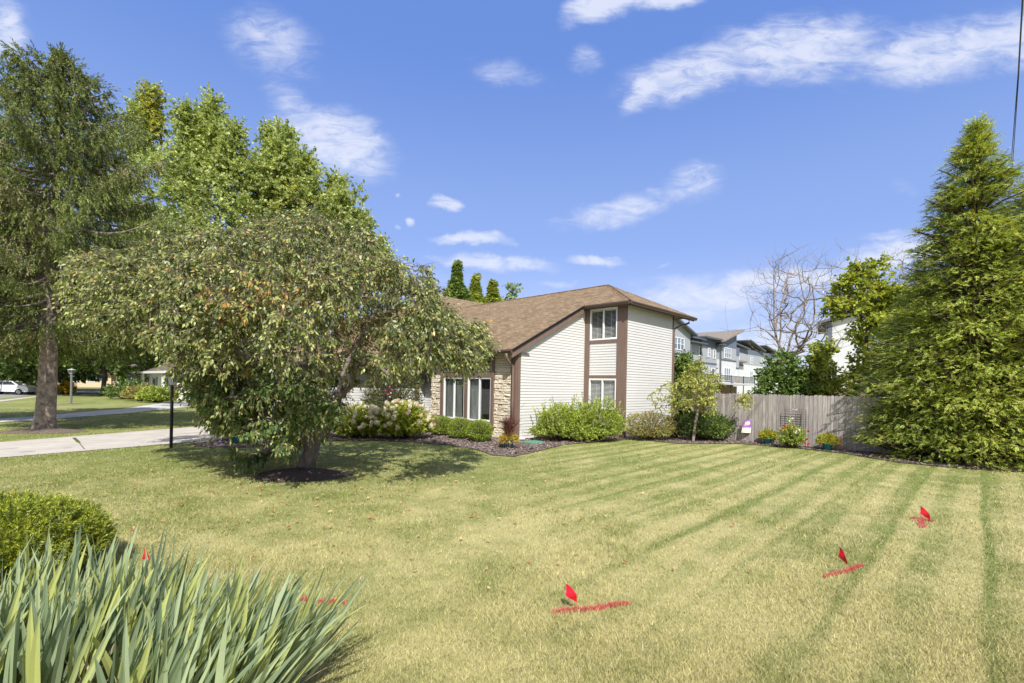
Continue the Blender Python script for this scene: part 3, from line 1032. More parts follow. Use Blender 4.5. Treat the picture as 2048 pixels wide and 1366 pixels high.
mb = MB(); mb.poly([(1.02, 8.25, 5.42), (1.02, 16.7, 5.42), (9.4, 16.7, 5.42), (9.4, 8.25, 5.42)]); mb.build("upper_soffit", M_soffit, house)
# recessed entry wall left of the stone, and the lit garage side wall
PE = lambda s, z, n: Vector((0.55 - n, s, z))
mb = MB()
siding(mb, PE, 0.05, 3.1, lambda z: 5.15, lambda z: 6.6); backing(mb, PE, 5.0, 16, 0, 3.4)
mb.poly([(0, 5.15, 0), (0.55, 5.15, 0), (.55, 5.15, 3.3), (0, 5.15, 3.3)])
mb.build("entry_wall", M_siding, house)

# --- brown trim boards
mb = MB()
mbox(mb, PA, 0.0, 0.15, 0, zr(0) - .17, -.02, .035)                      # corner board on wall A
mbox(mb, PS, 0.0, 0.26, 0, EW, -.02, .06)                                # and on the stone side
mb.build("corner_board", M_trim, house, bevel=0.004)
mb = MB()
mbox(mb, PB, -0.27, -0.02, 0, ZS, 0.0, .045)                             # boards beside the bay windows
mbox(mb, PB, VB - .03, -1.60, 0, ZS, 0.0, .045)
mbox(mb, PA2, U1 - .04, U1 + .10, 0, ZS, 0.0, .035)
for a, b in ((5.27, ZS), (3.83, 3.96), (2.36, 2.50), (0.95, 1.08)):
    mbox(mb, PB, -1.60, -0.27, a, b, 0.0, .040)
mb.build("bay_trim", M_trim, house, bevel=0.004)
mb = MB(); mbox(mb, PA2, U2 - .13, U2, 0, ZS, 0.0, .035); mb.build("corner_board", M_trim, house, bevel=0.004)
# rake board under the sloping roof edge
mb = MB()
u0, u1 = -0.42, UE + .06
for (n0_, n1_, za, zb) in ((0.02, 0.16, -.34, -.13),):
    pts = []
    for (u, z) in ((u0, zr(u0)), (u1, zr(u1))):
        pts.append((u, z))
    (ua, zA), (ub, zB) = pts
    q = [Vector((u, -n, z + dz)) for n in (0.10, 0.15) for (u, z) in pts for dz in (-.30, -.045)]
    for f in ((0, 1, 3, 2), (4, 6, 7, 5), (0, 4, 5, 1), (2, 3, 7, 6), (0, 2, 6, 4), (1, 5, 7, 3)):
        mb.poly([q[i] for i in f])
mb.build("rake_board", M_trim, house)
mb = MB()  # soffits
mb.poly([(UE + .02, VE + .02, ZS + .02), (UB - .02, VE + .02, ZS + .02), (UB - .02, 0.05, ZS + .02), (UE + .02, 0.05, ZS + .02)])
mb.poly([(-.38, -.1, EW), (-.38, 10.4, EW), (.6, 10.4, EW), (.6, -.1, EW)])
mb.poly([(-.4, -.14, zr(-.4) - .1), (UE, -.14, zr(UE) - .1), (UE, .02, zr(UE) - .1), (-.4, .02, zr(-.4) - .1)])
mb.build("soffit", M_soffit, house)

# --- roof
roof = MB()
def roofpoly(pts, axis, mi=0):
    """pts in house local; uv = (run along the eave, distance up the slope)"""
    k = math.sqrt(1 + SL * SL)
    uvs = []
    for p in pts:
        if axis == 'u+': uvs.append((p[1], (p[0] + 20) * k))
        elif axis == 'u-': uvs.append((p[1], (30 - p[0]) * k))
        elif axis == 'v+': uvs.append((p[0], (p[1] + 20) * k))
        else: uvs.append((p[0], (40 - p[1]) * k))
    roof.slab(pts, 0.035, 0, uvs)
VL = 12.2
roofpoly([(-.4, -.17, ZE), (-.4, VL, ZE), (UR, VL, ZR), (UR, VR, ZR), (UE, VE, zr(UE)), (UE, -.17, zr(UE))][::-1], 'u+')
roofpoly([(UE, VE, zr(UE)), (UB, VE, zr(UE)), (UR, VR, ZR)], 'v+')
roofpoly([(UB, VE, zr(UE)), (UB, VL, zr(UE)), (UR, VL, ZR), (UR, VR, ZR)], 'u-')
# cross wing roof behind the tree, ridge towards the street
CW0, CW1, CWR, CWZ, CE = 8.2, 16.8, 12.5, 7.62, 5.47
roofpoly([(1.0, CW0, CE), (11, CW0, CE), (11, CWR, CWZ), (1.0 + 4.3, CWR, CWZ)], 'v+')
roofpoly([(1.0, CW1, CE), (1.0, CW0, CE), (5.3, CWR, CWZ)], 'u+')
roofpoly([(11, CW1, CE), (1.0, CW1, CE), (5.3, CWR, CWZ), (11, CWR, CWZ)], 'v-')
# garage roof, low hip towards the street
GZ, GV0, GV1, GU = 2.72, 6.0, 13.2, -5.45
GVm = (GV0 + GV1) / 2; GH = GZ + SL * (GVm - GV0)
roofpoly([(GU, GV0, GZ), (3.0, GV0, GZ), (3.0, GVm, GH), (GU + (GVm - GV0), GVm, GH)], 'v+')
roofpoly([(GU, GV1, GZ), (GU, GV0, GZ), (GU + (GVm - GV0), GVm, GH)], 'u+')
roofpoly([(3.0, GV1, GZ), (GU, GV1, GZ), (GU + (GVm - GV0), GVm, GH), (3.0, GVm, GH)], 'v-')
rf = roof.build("roof", M_shingle, house)
mb = MB()  # ridge and hip caps
def cap(p, q, w=0.13):
    p, q = Vector(p), Vector(q); d = (q - p); L = d.length; d.normalize()
    s = d.cross(Vector((0, 0, 1))).normalized(); up = s.cross(d)
    k = max(1, int(L / 0.15))
    for i in range(k):
        a, b = p + d * (i * L / k), p + d * ((i + 1) * L / k + .02)
        for sg in (-1, 1):
            o = -up * 0.055
            mb.poly([a + up * .012, b + up * .024, b + s * sg * w + o + up * .02, a + s * sg * w + o + up * .012][::sg], uv=[(i * .31, 0), (i * .31 + .15, 0), (i * .31 + .15, .13), (i * .31, .13)][::sg])
cap((UR, VR, ZR), (UR, VL, ZR)); cap((UR, VR, ZR), (UE, VE, zr(UE))); cap((UR, VR, ZR), (UB, VE, zr(UE)))
mb.build("ridge_cap", M_shingle, rf)
mb = MB()  # dark drip edge along the rake
q = [Vector((u, -n, zr(u) + dz)) for n in (0.15, 0.185) for u in (-.42, UE) for dz in (-.075, .012)]
for f in ((0, 1, 3, 2), (4, 6, 7, 5), (0, 4, 5, 1), (2, 3, 7, 6), (0, 2, 6, 4), (1, 5, 7, 3)):
    mb.poly([q[i] for i in f])
mb.build("drip_edge", M_black, rf)

# --- gutters: K profile swept along an edge
def gutter(mb, p, q, out, h=0.125, w=0.12):
    p, q, out = Vector(p), Vector(q), Vector(out)
    prof = [(0, 0), (w * .95, 0), (w, -.02), (w, -.045), (w * .72, -h * .75), (w * .66, -h), (0, -h)]
    pa = [p + out * a + Vector((0, 0, b)) for a, b in prof]; qa = [q + out * a + Vector((0, 0, b)) for a, b in prof]
    for i in range(1, len(prof)):
        j = (i + 1) % len(prof)
        mb.poly([pa[i], qa[i], qa[j], pa[j]])
    mb.poly(pa); mb.poly(qa[::-1])
mb = MB()
zg = zr(UE) - .03
gutter(mb, (UE, -.10, zg), (UE, VE - .12, zg), (-1, 0, 0))
gutter(mb, (UE - .12, VE, zg), (UB + .1, VE, zg), (0, -1, 0))
gutter(mb, (-.4, -.15, ZE - .03), (-.4, 10.3, ZE - .03), (-1, 0, 0))
mbox(mb, lambda s, z, n: Vector((UE + n, s, z)), VE, 0, zg - .17, zg + .02, 0.0, .02)      # fascia boards behind
mbox(mb, lambda s, z, n: Vector((s, VE + n, z)), UE, UB, zg - .17, zg + .02, 0.0, .02)
mbox(mb, lambda s, z, n: Vector((-.4 + n, s, z)), -.15, 10.3, EW - .02, ZE, 0.0, .02)
mb.build("gutter", M_gutter, house)
mb = MB(); gutter(mb, (GU, GV0 - .1, GZ - .03), (GU, GV1 + .1, GZ - .03), (-1, 0, 0)); gutter(mb, (GU - .1, GV0, GZ - .03), (0.5, GV0, GZ - .03), (0, -1, 0))
mbox(mb, lambda s, z, n: Vector((GU + n, s, z)), GV0, GV1, GZ - .22, GZ, 0.0, .03)
mbox(mb, lambda s, z, n: Vector((s, GV0 + n, z)), GU, 0.5, GZ - .22, GZ, 0.0, .03)
mb.build("garage_gutter", M_trim, house)
def duct(mb, pts, w=0.045):
    mb.tube(pts, w, 8)
mb = MB()
duct(mb, [(-.47, .10, ZE - .15), (-.47, .10, ZE - .27), (-.40, .10, ZE - .38), (-.14, .10, ZE - .60), (-.115, .10, ZE - .72), (-.115, .10, 1.5), (-.115, .10, 0.15), (-.25, .10, .06)], .05)
mb.build("downspout", M_trim, house, smooth=True)
mb = MB()
duct(mb, [(UB - .45, VE + .05, zg - .1), (UB - .45, VE + .05, zg - .28), (U2 + .12, VB - .02, zg - .60), (U2 + .10, VB + .02, zg - .8), (U2 + .10, VB + .02, .2)], .045)
mb.build("downspout", M_trim, house, smooth=True)

# --- garage walls, door, porch beam and post
PGS = lambda s, z, n: Vector((s, 6.5 - n, z)); PGF = lambda s, z, n: Vector((-5.0 - n, s, z))
mb = MB(); siding(mb, PGS, 0.05, 2.55, lambda z: -4.9, lambda z: 0.5); backing(mb, PGS, -5, .55, 0, 2.7)
siding(mb, PGF, 2.3, 2.62, lambda z: 6.6, lambda z: 12.6); backing(mb, PGF, 6.5, 12.7, 0, 2.7)
mb.poly([(-5, 12.7, 0), (1, 12.7, 0), (1, 12.7, 2.7), (-5, 12.7, 2.7)])
mb.build("garage_wall", M_siding, house)
mb = MB()
for k in range(4):
    mbox(mb, PGF, 7.0, 12.1, .02 + k * .55, .55 + k * .55, .01, .045)
mb.build("garage_door", surf("garage_door_paint", (0.62, 0.58, 0.52), rough=.5, var=.03), house)
mb = MB()
mbox(mb, PS, 5.12, 6.5, 2.36, 2.95, -.12, .03)      # beam over the entry
mb.build("porch_beam", M_trim, house)
mb = MB(); mb.box(-.02, .12, 6.35, 6.49, 0, 2.36); mb.build("porch_post", M_trim, house)
mb = MB(); mbox(mb, PGF, 6.5, 6.62, 0, 2.6, 0, .03); mbox(mb, PGS, -5.03, -4.9, 0, 2.6, 0, .03); mb.build("corner_board", M_trim, house)

# --- stone front: split-face blocks laid in courses round the windows
SW = [(1.16, 4.42, 0.42, 3.2)]
STONE = surf("cream_stone", (0.78, 0.70, 0.56), col2=(0.64, 0.545, 0.40), rough=0.9, scale=5.0, bump=0.7, bscale=22, island=0.15, detail=8)
rs = random.Random(4)
mb = MB()
z = 0.0
while z < EW - .02:
    h = rs.choice([.075, .10, .12, .15, .19]) * rs.uniform(.85, 1.15)
    h = min(h, EW - z)
    s = 0.27 - rs.uniform(0, .3)
    while s < 5.16:
        L = rs.uniform(.16, .48) * (1.0 if h < .14 else .85)
        e = min(s + L, 5.16); a = max(s, .27)
        skip = False
        if z + h * .5 > .42:
            if a < 1.16 < e: e = 1.16; 
            if 1.16 <= a < 4.42:
                skip = True; e = max(e, a + .01)
                if e > 4.42: a = 4.42; skip = e - 4.42 < .04
        if not skip and e - a > .03:
            def sub(a, e, z, h):
                d = rs.uniform(.03, .075); g = .006
                j = lambda q: rs.uniform(-q, q)
                bl = [(a + g + j(.006), z + g + j(.006)), (e - g + j(.006), z + g + j(.006)), (e - g + j(.012), z + h - g + j(.006)), (a + g + j(.012), z + h - g + j(.006))]
                cxm, czm = (a + e) / 2, z + h / 2
                inn = [(x + (cxm - x) * .10, y + (czm - y) * .2) for x, y in bl]
                back = [PS(x, y, -.01) for x, y in bl]; mid = [PS(x, y, d * .62) for x, y in bl]; fr = [PS(x, y, d + j(.012)) for x, y in inn]
                cf = PS(cxm + j(L * .2), czm + j(h * .2), d + j(.012))
                for i in range(4):
                    k = (i + 1) % 4
                    mb.poly([back[i], back[k], mid[k], mid[i]]); mb.poly([mid[i], mid[k], fr[k], fr[i]]); mb.poly([fr[i], fr[k], cf])
            if h > .15 and rs.random() < .5:
                sub(a, e, z, h * .5); sub(a, e, z + h * .5, h * .5)
            else:
                sub(a, e, z, h)
        s = max(e, s + .02)
    z += h
mb.build("stone_front", STONE, house)
mb = MB(); backing(mb, PS, 0, 5.16, 0, EW + .1, SW, n=0.0); 
mb.build("stone_mortar", surf("mortar", (0.62, 0.54, 0.42), rough=.95, var=.1), house)
# brown surround and four lights
mb = MB()
for a, b in ((1.14, 1.28), (2.66, 2.86), (4.24, 4.44)):
    mbox(mb, PS, a, b, 0.40, EW, -.03, .11)
for (a, b) in ((1.28, 2.66), (2.86, 4.24)):
    for c, d in ((.40, .58), (2.30, 2.52), (3.14, EW)):
        mbox(mb, PS, a, b, c, d, -.03, .105)
mbox(mb, PS, 1.10, 4.48, .37, .415, -.02, .14)
mb.build("window_surround", M_trim, house)
PS2 = lambda s, z, n: Vector((-.05 - n, s, z))
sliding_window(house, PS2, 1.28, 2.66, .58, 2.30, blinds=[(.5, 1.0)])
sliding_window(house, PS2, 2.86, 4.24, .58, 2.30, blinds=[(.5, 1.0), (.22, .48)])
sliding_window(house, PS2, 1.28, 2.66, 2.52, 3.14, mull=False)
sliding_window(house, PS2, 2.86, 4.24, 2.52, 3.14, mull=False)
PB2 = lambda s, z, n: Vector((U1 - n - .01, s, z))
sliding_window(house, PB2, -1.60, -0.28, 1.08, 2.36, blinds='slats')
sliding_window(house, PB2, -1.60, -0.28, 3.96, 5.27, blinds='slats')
mb = MB(); mb.box(0.6, 8.9, 0.5, 7.9, .0, .03); mb.build("floor_slab", M_dark, house)
# ------------------------------------------------------------------ vegetation
UPV = np.array([0, 0, 1.0])
M_bark = surf("grey_bark", (0.25, 0.205, 0.17), col2=(0.10, 0.078, 0.065), rough=0.9, scale=5, stretch=(3, 3, 0.7), bump=1.0, bscale=14, coords='Object')
M_bark_spruce = surf("spruce_bark", (0.44, 0.35, 0.29), col2=(0.075, 0.065, 0.065), rough=0.95, scale=5.5, bump=1.0, bscale=16, detail=10)
M_bark_dark = surf("dark_bark", (0.115, 0.09, 0.07), col2=(0.05, 0.04, 0.033), rough=0.95, scale=6, bump=0.8, bscale=15)
M_bark_pale = surf("pale_bark", (0.34, 0.28, 0.23), col2=(0.15, 0.12, 0.10), rough=0.9, scale=7, bump=0.6, bscale=20)


def tree(name, label, cat, chains, V, A, mbark, mleaf, group=None, crown='crown', extra=None, loc=None):
    """thing > trunk, crown ; geometry is shifted so the Empty stands at the foot of the tree"""
    o = np.array(chains[0][0][0]) if loc is None else np.array(loc); o = o.copy(); o[2] = 0
    r = tag(empty(name, tuple(o)), label, cat, group)
    mesh_tubes('trunk', [(P - o, R) for P, R in chains], mbark, r)
    np_mesh(crown, V - o, 4, mleaf, r, A)
    return r


def envelope(rng, n, ctr, prof, zlo, zhi, shell=0.55, ry=None, lump=0.12, freq=0.6, ends=True):
    """points inside a turned outline: prof = [(z, radius)], biased to the outside"""
    z = rng.uniform(zlo, zhi, n * 6)
    r = np.interp(z, [p[0] for p in prof], [p[1] for p in prof])
    keep = rng.random(len(z)) < (r / max(p[1] for p in prof)) ** 1.5 + 0.02
    z, r = z[keep][:n], r[keep][:n]
    a = rng.uniform(0, 2 * math.pi, len(z))
    t = 1 - (1 - shell) * rng.random(len(z)) ** 1.6
    t = np.where(rng.random(len(z)) < 0.25, rng.random(len(z)) ** .5 * shell, t)
    P = np.stack([np.cos(a) * r * t, np.sin(a) * r * t * (ry or 1.0), z], 1)
    f = lumps(rng, P, 10, lump, freq)
    P[:, :2] *= f[:, None]
    return P + np.array([ctr[0], ctr[1], 0])


# ---- the ornamental tree in the front lawn (weeping crown down to the grass on its left side)
def front_tree():
    rng = np.random.default_rng(2)
    Y0 = 10.75
    base = G(612, 941)
    def W(px, py, dy=0.0):
        p = D(px, py, base.y + dy); return [p.x, p.y, p.z]
    T = [
        [[base.x, base.y, 0], W(616, 920), W(632, 880), W(648, 845, .05), W(672, 800, .1), W(700, 775, .1), W(742, 752, .0), W(757, 722, -.1), W(772, 700, -.1), W(800, 655, .0), W(850, 620, .1), W(905, 612, .2)],
        [W(640, 860), W(628, 810, .3), W(610, 750, .5), W(615, 680, .7), W(640, 600, .8), W(660, 520, .7), W(650, 470, .6)],
        [W(620, 890), W(590, 830, -.2), W(545, 770, -.5), W(480, 700, -.9), W(400, 640, -1.1), W(300, 590, -1.0), W(220, 570, -.8)],
        [W(628, 850, .1), W(560, 740, .8), W(500, 640, 1.3), W(430, 560, 1.8), W(340, 520, 2.2)],
        [W(672, 800, .1), W(690, 735, .6), W(730, 660, 1.2), W(770, 590, 1.7), W(800, 550, 2.0)],
        [W(650, 840, -.1), W(690, 745, -.8), W(740, 650, -1.5), W(770, 600, -2.0)],
        [W(700, 775, .1), W(712, 735, -.2), W(735, 725, -.5), W(760, 735, -.8), W(785, 755, -1.0)],
    ]
    # crown attractors: rejection in the outline of the crown
    n = 24000
    pxs = rng.uniform(125, 975, n); dep = rng.normal(0, 1, n) 
    top = 16 * np.sin(pxs * .041 + 1.0) * np.sin(pxs * .017) + 11 * np.sin(pxs * .11) + np.interp(pxs, [125, 150, 200, 270, 350, 430, 500, 540, 600, 640, 700, 730, 770, 810, 870, 885, 930, 975], [545, 508, 502, 492, 478, 462, 448, 438, 432, 434, 448, 468, 512, 530, 560, 615, 645, 678])
    bot = np.interp(pxs, [125, 200, 250, 310, 350, 385, 430, 500, 560, 620, 655, 690, 720, 780, 850, 900, 975], [610, 645, 660, 672, 700, 790, 845, 870, 888, 890, 860, 790, 750, 742, 722, 722, 730])
    cxp = 565.0
    half = np.sqrt(np.clip(1 - ((pxs - cxp) / 430) ** 2, 0.05, 1)) * 3.6
    yy = rng.uniform(-1, 1, n); py = rng.uniform(0, 1, n)
    pyy = top + (bot - top) * py
    # rounder towards the top and the front
    e = (1 - np.clip((0.55 - py) / 0.55, 0, 1) ** 2) ** 0.5
    dpt = yy * half * (0.30 + 0.70 * e)
    dpt = np.where(pyy > 720, dpt * 0.62, dpt)
    shell = np.maximum(np.abs(yy), 1 - np.minimum(py, 1 - py) * 5)
    ok = (shell > rng.random(n) * 0.92)
    ok &= ~((pxs > 680) & (pxs < 790) & (pyy > 685) & (pyy < 785) & (yy < 0.1) & (rng.random(n) < .75))
    ok &= ~((pyy > 842) & (pxs > 590) & (yy < 0.3))
    ok &= ~((pxs > 800) & (rng.random(n) < .35)) & ~((pxs < 340) & (rng.random(n) < .35)) & (pyy < bot - np.abs(rng.normal(0, 26, n)) + 14 * np.sin(pxs * .09) + 8)
    pxs, pyy, dpt, yy = pxs[ok], pyy[ok], dpt[ok], yy[ok]
    # gaps: thin out where a smooth field is low
    dxp, dyp = (pxs - 1024) * math.cos(ROLL) + (pyy - 771) * math.sin(ROLL), -(pxs - 1024) * math.sin(ROLL) + (pyy - 771) * math.cos(ROLL)
    Yd = base.y + dpt
    P = np.stack([dxp / F * Yd, Yd, H - dyp / F * Yd], 1)
    f = lumps(rng, P, 14, 1.0, 1.7)
    f2 = lumps(rng, P, 16, 1.0, 3.4)
    P = P[(f > 0.15) & (f2 > 0.55)][:2400]
    P[:, 2] = np.maximum(P[:, 2], 0.35)
    lowb = np.array([list(D(a, b_, base.y - 1.0 + .25 * q)) for q, (a, b_) in enumerate([(470, 905), (485, 912), (500, 915), (515, 912), (530, 905), (545, 893), (560, 885)])])
    P = np.concatenate([P, lowb])
    ch, ends, ed = grow(rng, T, P, step=0.22, arch=0.14, wob=0.28, rtip=0.0042, rpow=0.47, bias=0.3, rmax=0.17)
    ch[0][1][:3] *= np.array([1.45, 1.15, 1.05])[:3]
    # hanging twigs
    k = 8
    E = np.repeat(ends, k, 0); Dn = np.repeat(ed, k, 0)
    d = nrm(Dn * 0.55 + rng.normal(0, 0.6, E.shape) + np.array([0, 0, -0.42]))
    L = rng.uniform(0.10, 0.42, len(E))
    tips = E + d * L[:, None] + np.array([0, 0, -1.0]) * (L ** 2 * 0.7)[:, None]
    low = E[:, 2] < 2.1
    tw = [(np.stack([a, (a + b) / 2 + np.array([0, 0, .02]), b]), np.array([.0045, .0035, .002])) for a, b in zip(E[::1], tips[::1])]
    # alternate colour: a patch of turned leaves in the middle, browner at the top and right
    turned = np.exp(-(((tips[:, 0] + 3.9) / 0.9) ** 2 + ((tips[:, 2] - 3.3) / 0.55) ** 2)) * 0.35
    rv3 = np.clip(rng.random(len(tips)) * 0.82 + turned + 0.05 * (tips[:, 2] > 3.6), 0, 1)
    V1, A1 = twigs(rng, tips, nrm(tips - E), L * np.where(rng.random(len(L)) < .08, .02, 1), 8, 0.077, 0.033, alpha=58, droop=0.75, rv3=rv3)
    # darker, larger and fresher leaves hang in the lower skirt
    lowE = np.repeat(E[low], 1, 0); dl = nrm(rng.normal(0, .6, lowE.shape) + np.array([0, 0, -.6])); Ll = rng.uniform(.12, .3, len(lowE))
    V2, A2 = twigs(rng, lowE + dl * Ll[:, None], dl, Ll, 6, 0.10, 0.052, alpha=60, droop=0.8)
    ch += tw
    o = np.array([base.x, base.y, 0])
    r = tag(empty("ornamental_tree", tuple(o)), "low spreading tree with drooping olive leaves growing from a dark mulch ring on the lawn", "tree")
    mesh_tubes('trunk', [(p - o, q) for p, q in ch], M_bark, r)
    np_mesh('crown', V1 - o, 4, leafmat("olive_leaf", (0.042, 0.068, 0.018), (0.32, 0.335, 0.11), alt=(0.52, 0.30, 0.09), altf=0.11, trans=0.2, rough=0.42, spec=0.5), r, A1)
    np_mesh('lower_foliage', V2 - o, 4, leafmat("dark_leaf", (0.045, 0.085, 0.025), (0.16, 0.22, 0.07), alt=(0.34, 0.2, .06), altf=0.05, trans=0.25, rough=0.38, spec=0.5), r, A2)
front_tree()


# ---- Norway spruces: whorled limbs hung with drooping branchlets
def spruce(base, Ht, prof, zc, seed, label, trunk_r, lean=0.0, density=1.0, group=None):
    rng = np.random.default_rng(seed)
    b = np.array([base.x, base.y, 0.0])
    zs = np.linspace(0, Ht, 28)
    tr = np.stack([b[0] + lean * zs / Ht + 0.05 * np.sin(zs * .8), b[1] + 0 * zs, zs], 1)
    rad = trunk_r * (1 - zs / Ht) ** 0.85 + 0.02
    rad = rad * (1 + 0.38 * np.exp(-zs / 0.22))
    ch = [(tr, rad)]
    tips, dirs, tl, tint = [], [], [], []
    z = zc
    while z < Ht - 0.15:
        Rz = np.interp(z, [p[0] for p in prof], [p[1] for p in prof])
        nb = 5 if z < Ht - 2 else 6
        a0 = rng.uniform(0, 6.28)
        for k in range(nb):
            if rng.random() > density: continue
            a = a0 + k * 6.283 / nb + rng.normal(0, .25)
            L = Rz * rng.uniform(.72, 1.12)
            upness = np.interp(z / Ht, [0, .5, .85, 1], [-.28, -.12, .10, .42])
            hd = np.array([math.cos(a), math.sin(a), 0])
            t = np.linspace(0, 1, 9)[:, None]
            p0 = np.array([b[0] + lean * z / Ht, b[1], z])
            P = p0 + hd * L * t + UPV * (L * (upness * t - .22 * t * (1 - t) * 2 + 0.12 * t ** 3))
            P += rng.normal(0, .03, P.shape) * t
            ch.append((P, np.linspace(0.035 + .008 * L, 0.008, 9)))
            # side branches in the plane of the limb, each carrying hanging branchlets
            m = max(8, int(L * 36))
            tt = rng.uniform(.12, 1.0, m) ** 0.8
            Q = np.stack([np.interp(tt, t[:, 0], P[:, i]) for i in range(3)], 1)
            sd_ = np.cross(hd, UPV)
            off = (rng.random(m) * 2 - 1) ** 3 * (0.42 + 0.55 * L * .35) * (1.15 - tt * .7)
            Q = Q + sd_ * off[:, None] - UPV * (np.abs(off) * .3)[:, None] + hd * (np.abs(off) * .35)[:, None]
            hang = rng.uniform(.22, .62, m) * (0.45 + 0.55 * min(1, L / 2.5)) * (1 if z < Ht - 2.5 else .55)
            dd = nrm(np.tile(-UPV * 1.0, (m, 1)) + hd * 0.40 + rng.normal(0, .30, (m, 3)))
            tips.append(Q + dd * hang[:, None]); dirs.append(dd); tl.append(hang); tint.append(np.full(m, rng.random()))
            # spiky ends standing out of the outline
            e = 5
            dd = nrm(hd * .9 + UPV * (.15 + upness * .5) + rng.normal(0, .35, (e, 3)))
            st = P[-1] - hd * rng.uniform(0, .5, (e, 1))
            tips.append(st + dd * .33); dirs.append(dd); tl.append(np.full(e, .42)); tint.append(np.full(e, .2))
        z += np.interp(z / Ht, [0, .6, 1], [.30, .26, .20])
    tips, dirs, tl, tint = map(np.concatenate, (tips, dirs, tl, tint))
    # leader
    e = 26; zz = rng.uniform(Ht - .9, Ht, e); dd = nrm(rng.normal(0, .6, (e, 3)) + UPV * .9)
    tips = np.concatenate([tips, np.stack([np.full(e, b[0] + lean), np.full(e, b[1]), zz], 1) + dd * .3]); dirs = np.concatenate([dirs, dd]); tl = np.concatenate([tl, np.full(e, .35)]); tint = np.concatenate([tint, np.full(e, .2)])
    V, A = twigs(rng, tips, dirs, tl, 26, 0.080, 0.020, alpha=40, rv3=np.clip(tint * .5 + rng.random(len(tips)) * .55, 0, 1), fold=.1)
    return tree("spruce", label, "spruce", ch, V, A, M_bark_spruce,
                leafmat("spruce_needles", (0.030, 0.050, 0.013), (0.19, 0.22, 0.052), alt=(0.30, 0.24, 0.13), altf=0.10, trans=0.15, rough=0.6), group)
spruce(SPR, 13.9, [(3.4, 2.6), (4.6, 4.0), (7.0, 4.4), (9.0, 3.6), (10.8, 2.8), (12.2, 1.75), (12.9, .95), (13.5, .2)], 3.7, 7,
       "tall Norway spruce with drooping branches and a bare grey trunk in a bark mulch ring", 0.275, lean=0.35)
spruce(Vector((-23.2, 20.5, 0)), 12.6, [(3.4, 2.4), (5, 4.2), (7, 4.4), (9, 3.2), (11.2, 1.5), (12.6, .25)], 3.6, 9,
       "spruce cut off by the left edge of the photo, behind the taller spruce", 0.34)


# ---- broadleaf trees
def broadleaf(name, label, base, tops, prof, zlo, zhi, nat, seed, mleaf, mbark, leaf=(0.16, 0.12), nper=9, tl=0.6, per=3, up=0.1, droop=0.25,
              rmax=0.4, group=None, ry=None, lump=0.16, trunk_h=None, alpha=55, shell=.5, arch=.1, cat='tree', trunks=None, freq=.6, extra=None, hug=0.0):
    rng = np.random.default_rng(seed)
    b = np.array([base[0], base[1], 0.0])
    th = trunk_h or (zlo + (zhi - zlo) * .35)
    T = [[b, b + [0.05 * th, 0, th * .5], b + [0.0, 0.03 * th, th]]]
    if trunks: T = [[b + np.array(q) for q in t] for t in trunks]
    P = envelope(rng, nat, b, prof, zlo, zhi, shell=shell, ry=ry, lump=lump, freq=freq)
    if tops is not None:
        # upright leaders sticking out of the crown: (dx, dy, ztop, length, spread)
        for (dx, dy, zt, L, spd) in tops:
            q = max(14, int(L * 20)); t = rng.random(q)
            P = np.concatenate([P, np.stack([b[0] + dx + rng.normal(0, spd * 1.1, q) * (1.25 - t * 1.1), b[1] + dy + rng.normal(0, spd, q) * (1 - t * .7), zt - L * (1 - t)], 1)])
    ch, ends, ed = grow(rng, T, P, step=max(.3, (zhi - zlo) * .05), arch=arch, wob=.2, rtip=.010, rpow=.45, bias=.25, rmax=rmax)
    E = np.repeat(ends, per, 0); Dn = np.repeat(ed, per, 0)
    d = nrm(Dn * .5 + rng.normal(0, .65, E.shape) + UPV * up)
    L = tl * rng.uniform(.6, 1.2, len(E))
    tips = E + d * L[:, None]
    V, A = twigs(rng, tips, d, L * 1.1, nper, leaf[0], leaf[1], alpha=alpha, droop=droop, rv3=extra(rng, tips) if extra else None)
    return tree(name, label, cat, ch, V, A, mbark, mleaf, group)

M_maple = leafmat("maple_leaf", (0.125, 0.17, 0.04), (0.41, 0.45, 0.16), alt=(0.46, 0.43, 0.07), altf=0.10, trans=0.38, rough=0.45, spec=.5)
def maple_alt(rng, P):
    g = np.exp(-(((P[:, 0] + 25.0) / 1.6) ** 2 + ((P[:, 2] - 20.5) / 2.5) ** 2)) * .5
    g += np.exp(-(((P[:, 0] + 14.5) / 2.0) ** 2 + ((P[:, 2] - 14.5) / 2.0) ** 2)) * .25
    return np.clip(rng.random(len(P)) * .8 + g, 0, 1)
def T_(px, py, Y=34): p = D(px, py, Y); return p
mc = D(500, 500, 34)
tops = []
for px, py, L, s in [(290, 205, 3.5, .55), (320, 195, 3.2, .5), (380, 210, 3.6, .4), (360, 250, 3, .6), (448, 225, 3.2, .45), (420, 262, 3, .7), (540, 262, 3.0, .4), (566, 250, 3.8, .5), (590, 300, 3, .6),
                     (512, 290, 3, .6), (640, 350, 2.6, .6), (670, 365, 2.6, .5), (470, 290, 3, .8), (700, 405, 2.5, .6), (733, 455, 2.2, .5), (755, 480, 2.0, .4), (330, 300, 3, 1.0), (610, 330, 3, .7)]:
    p = T_(px, py); tops.append((p.x - mc.x, random.Random(px).uniform(-2.5, 1.5), p.z + .2, L * 1.3, s * .75))
broadleaf("maple", "large silver maple with upright yellow-green tops rising behind the garage roof", (mc.x, 34.0), tops,
          [(4, 5.5), (7, 8.6), (10, 9.6), (12.5, 8.8), (14.5, 7.8), (15.8, 6.0), (16.9, 4.0), (17.6, 2.0)], 3.5, 17.6, 2300, 31, M_maple, M_bark_dark,
          leaf=(0.17, 0.12), nper=16, tl=.8, per=4, rmax=.5, lump=.22, ry=.8, extra=maple_alt, droop=.35, trunk_h=6)
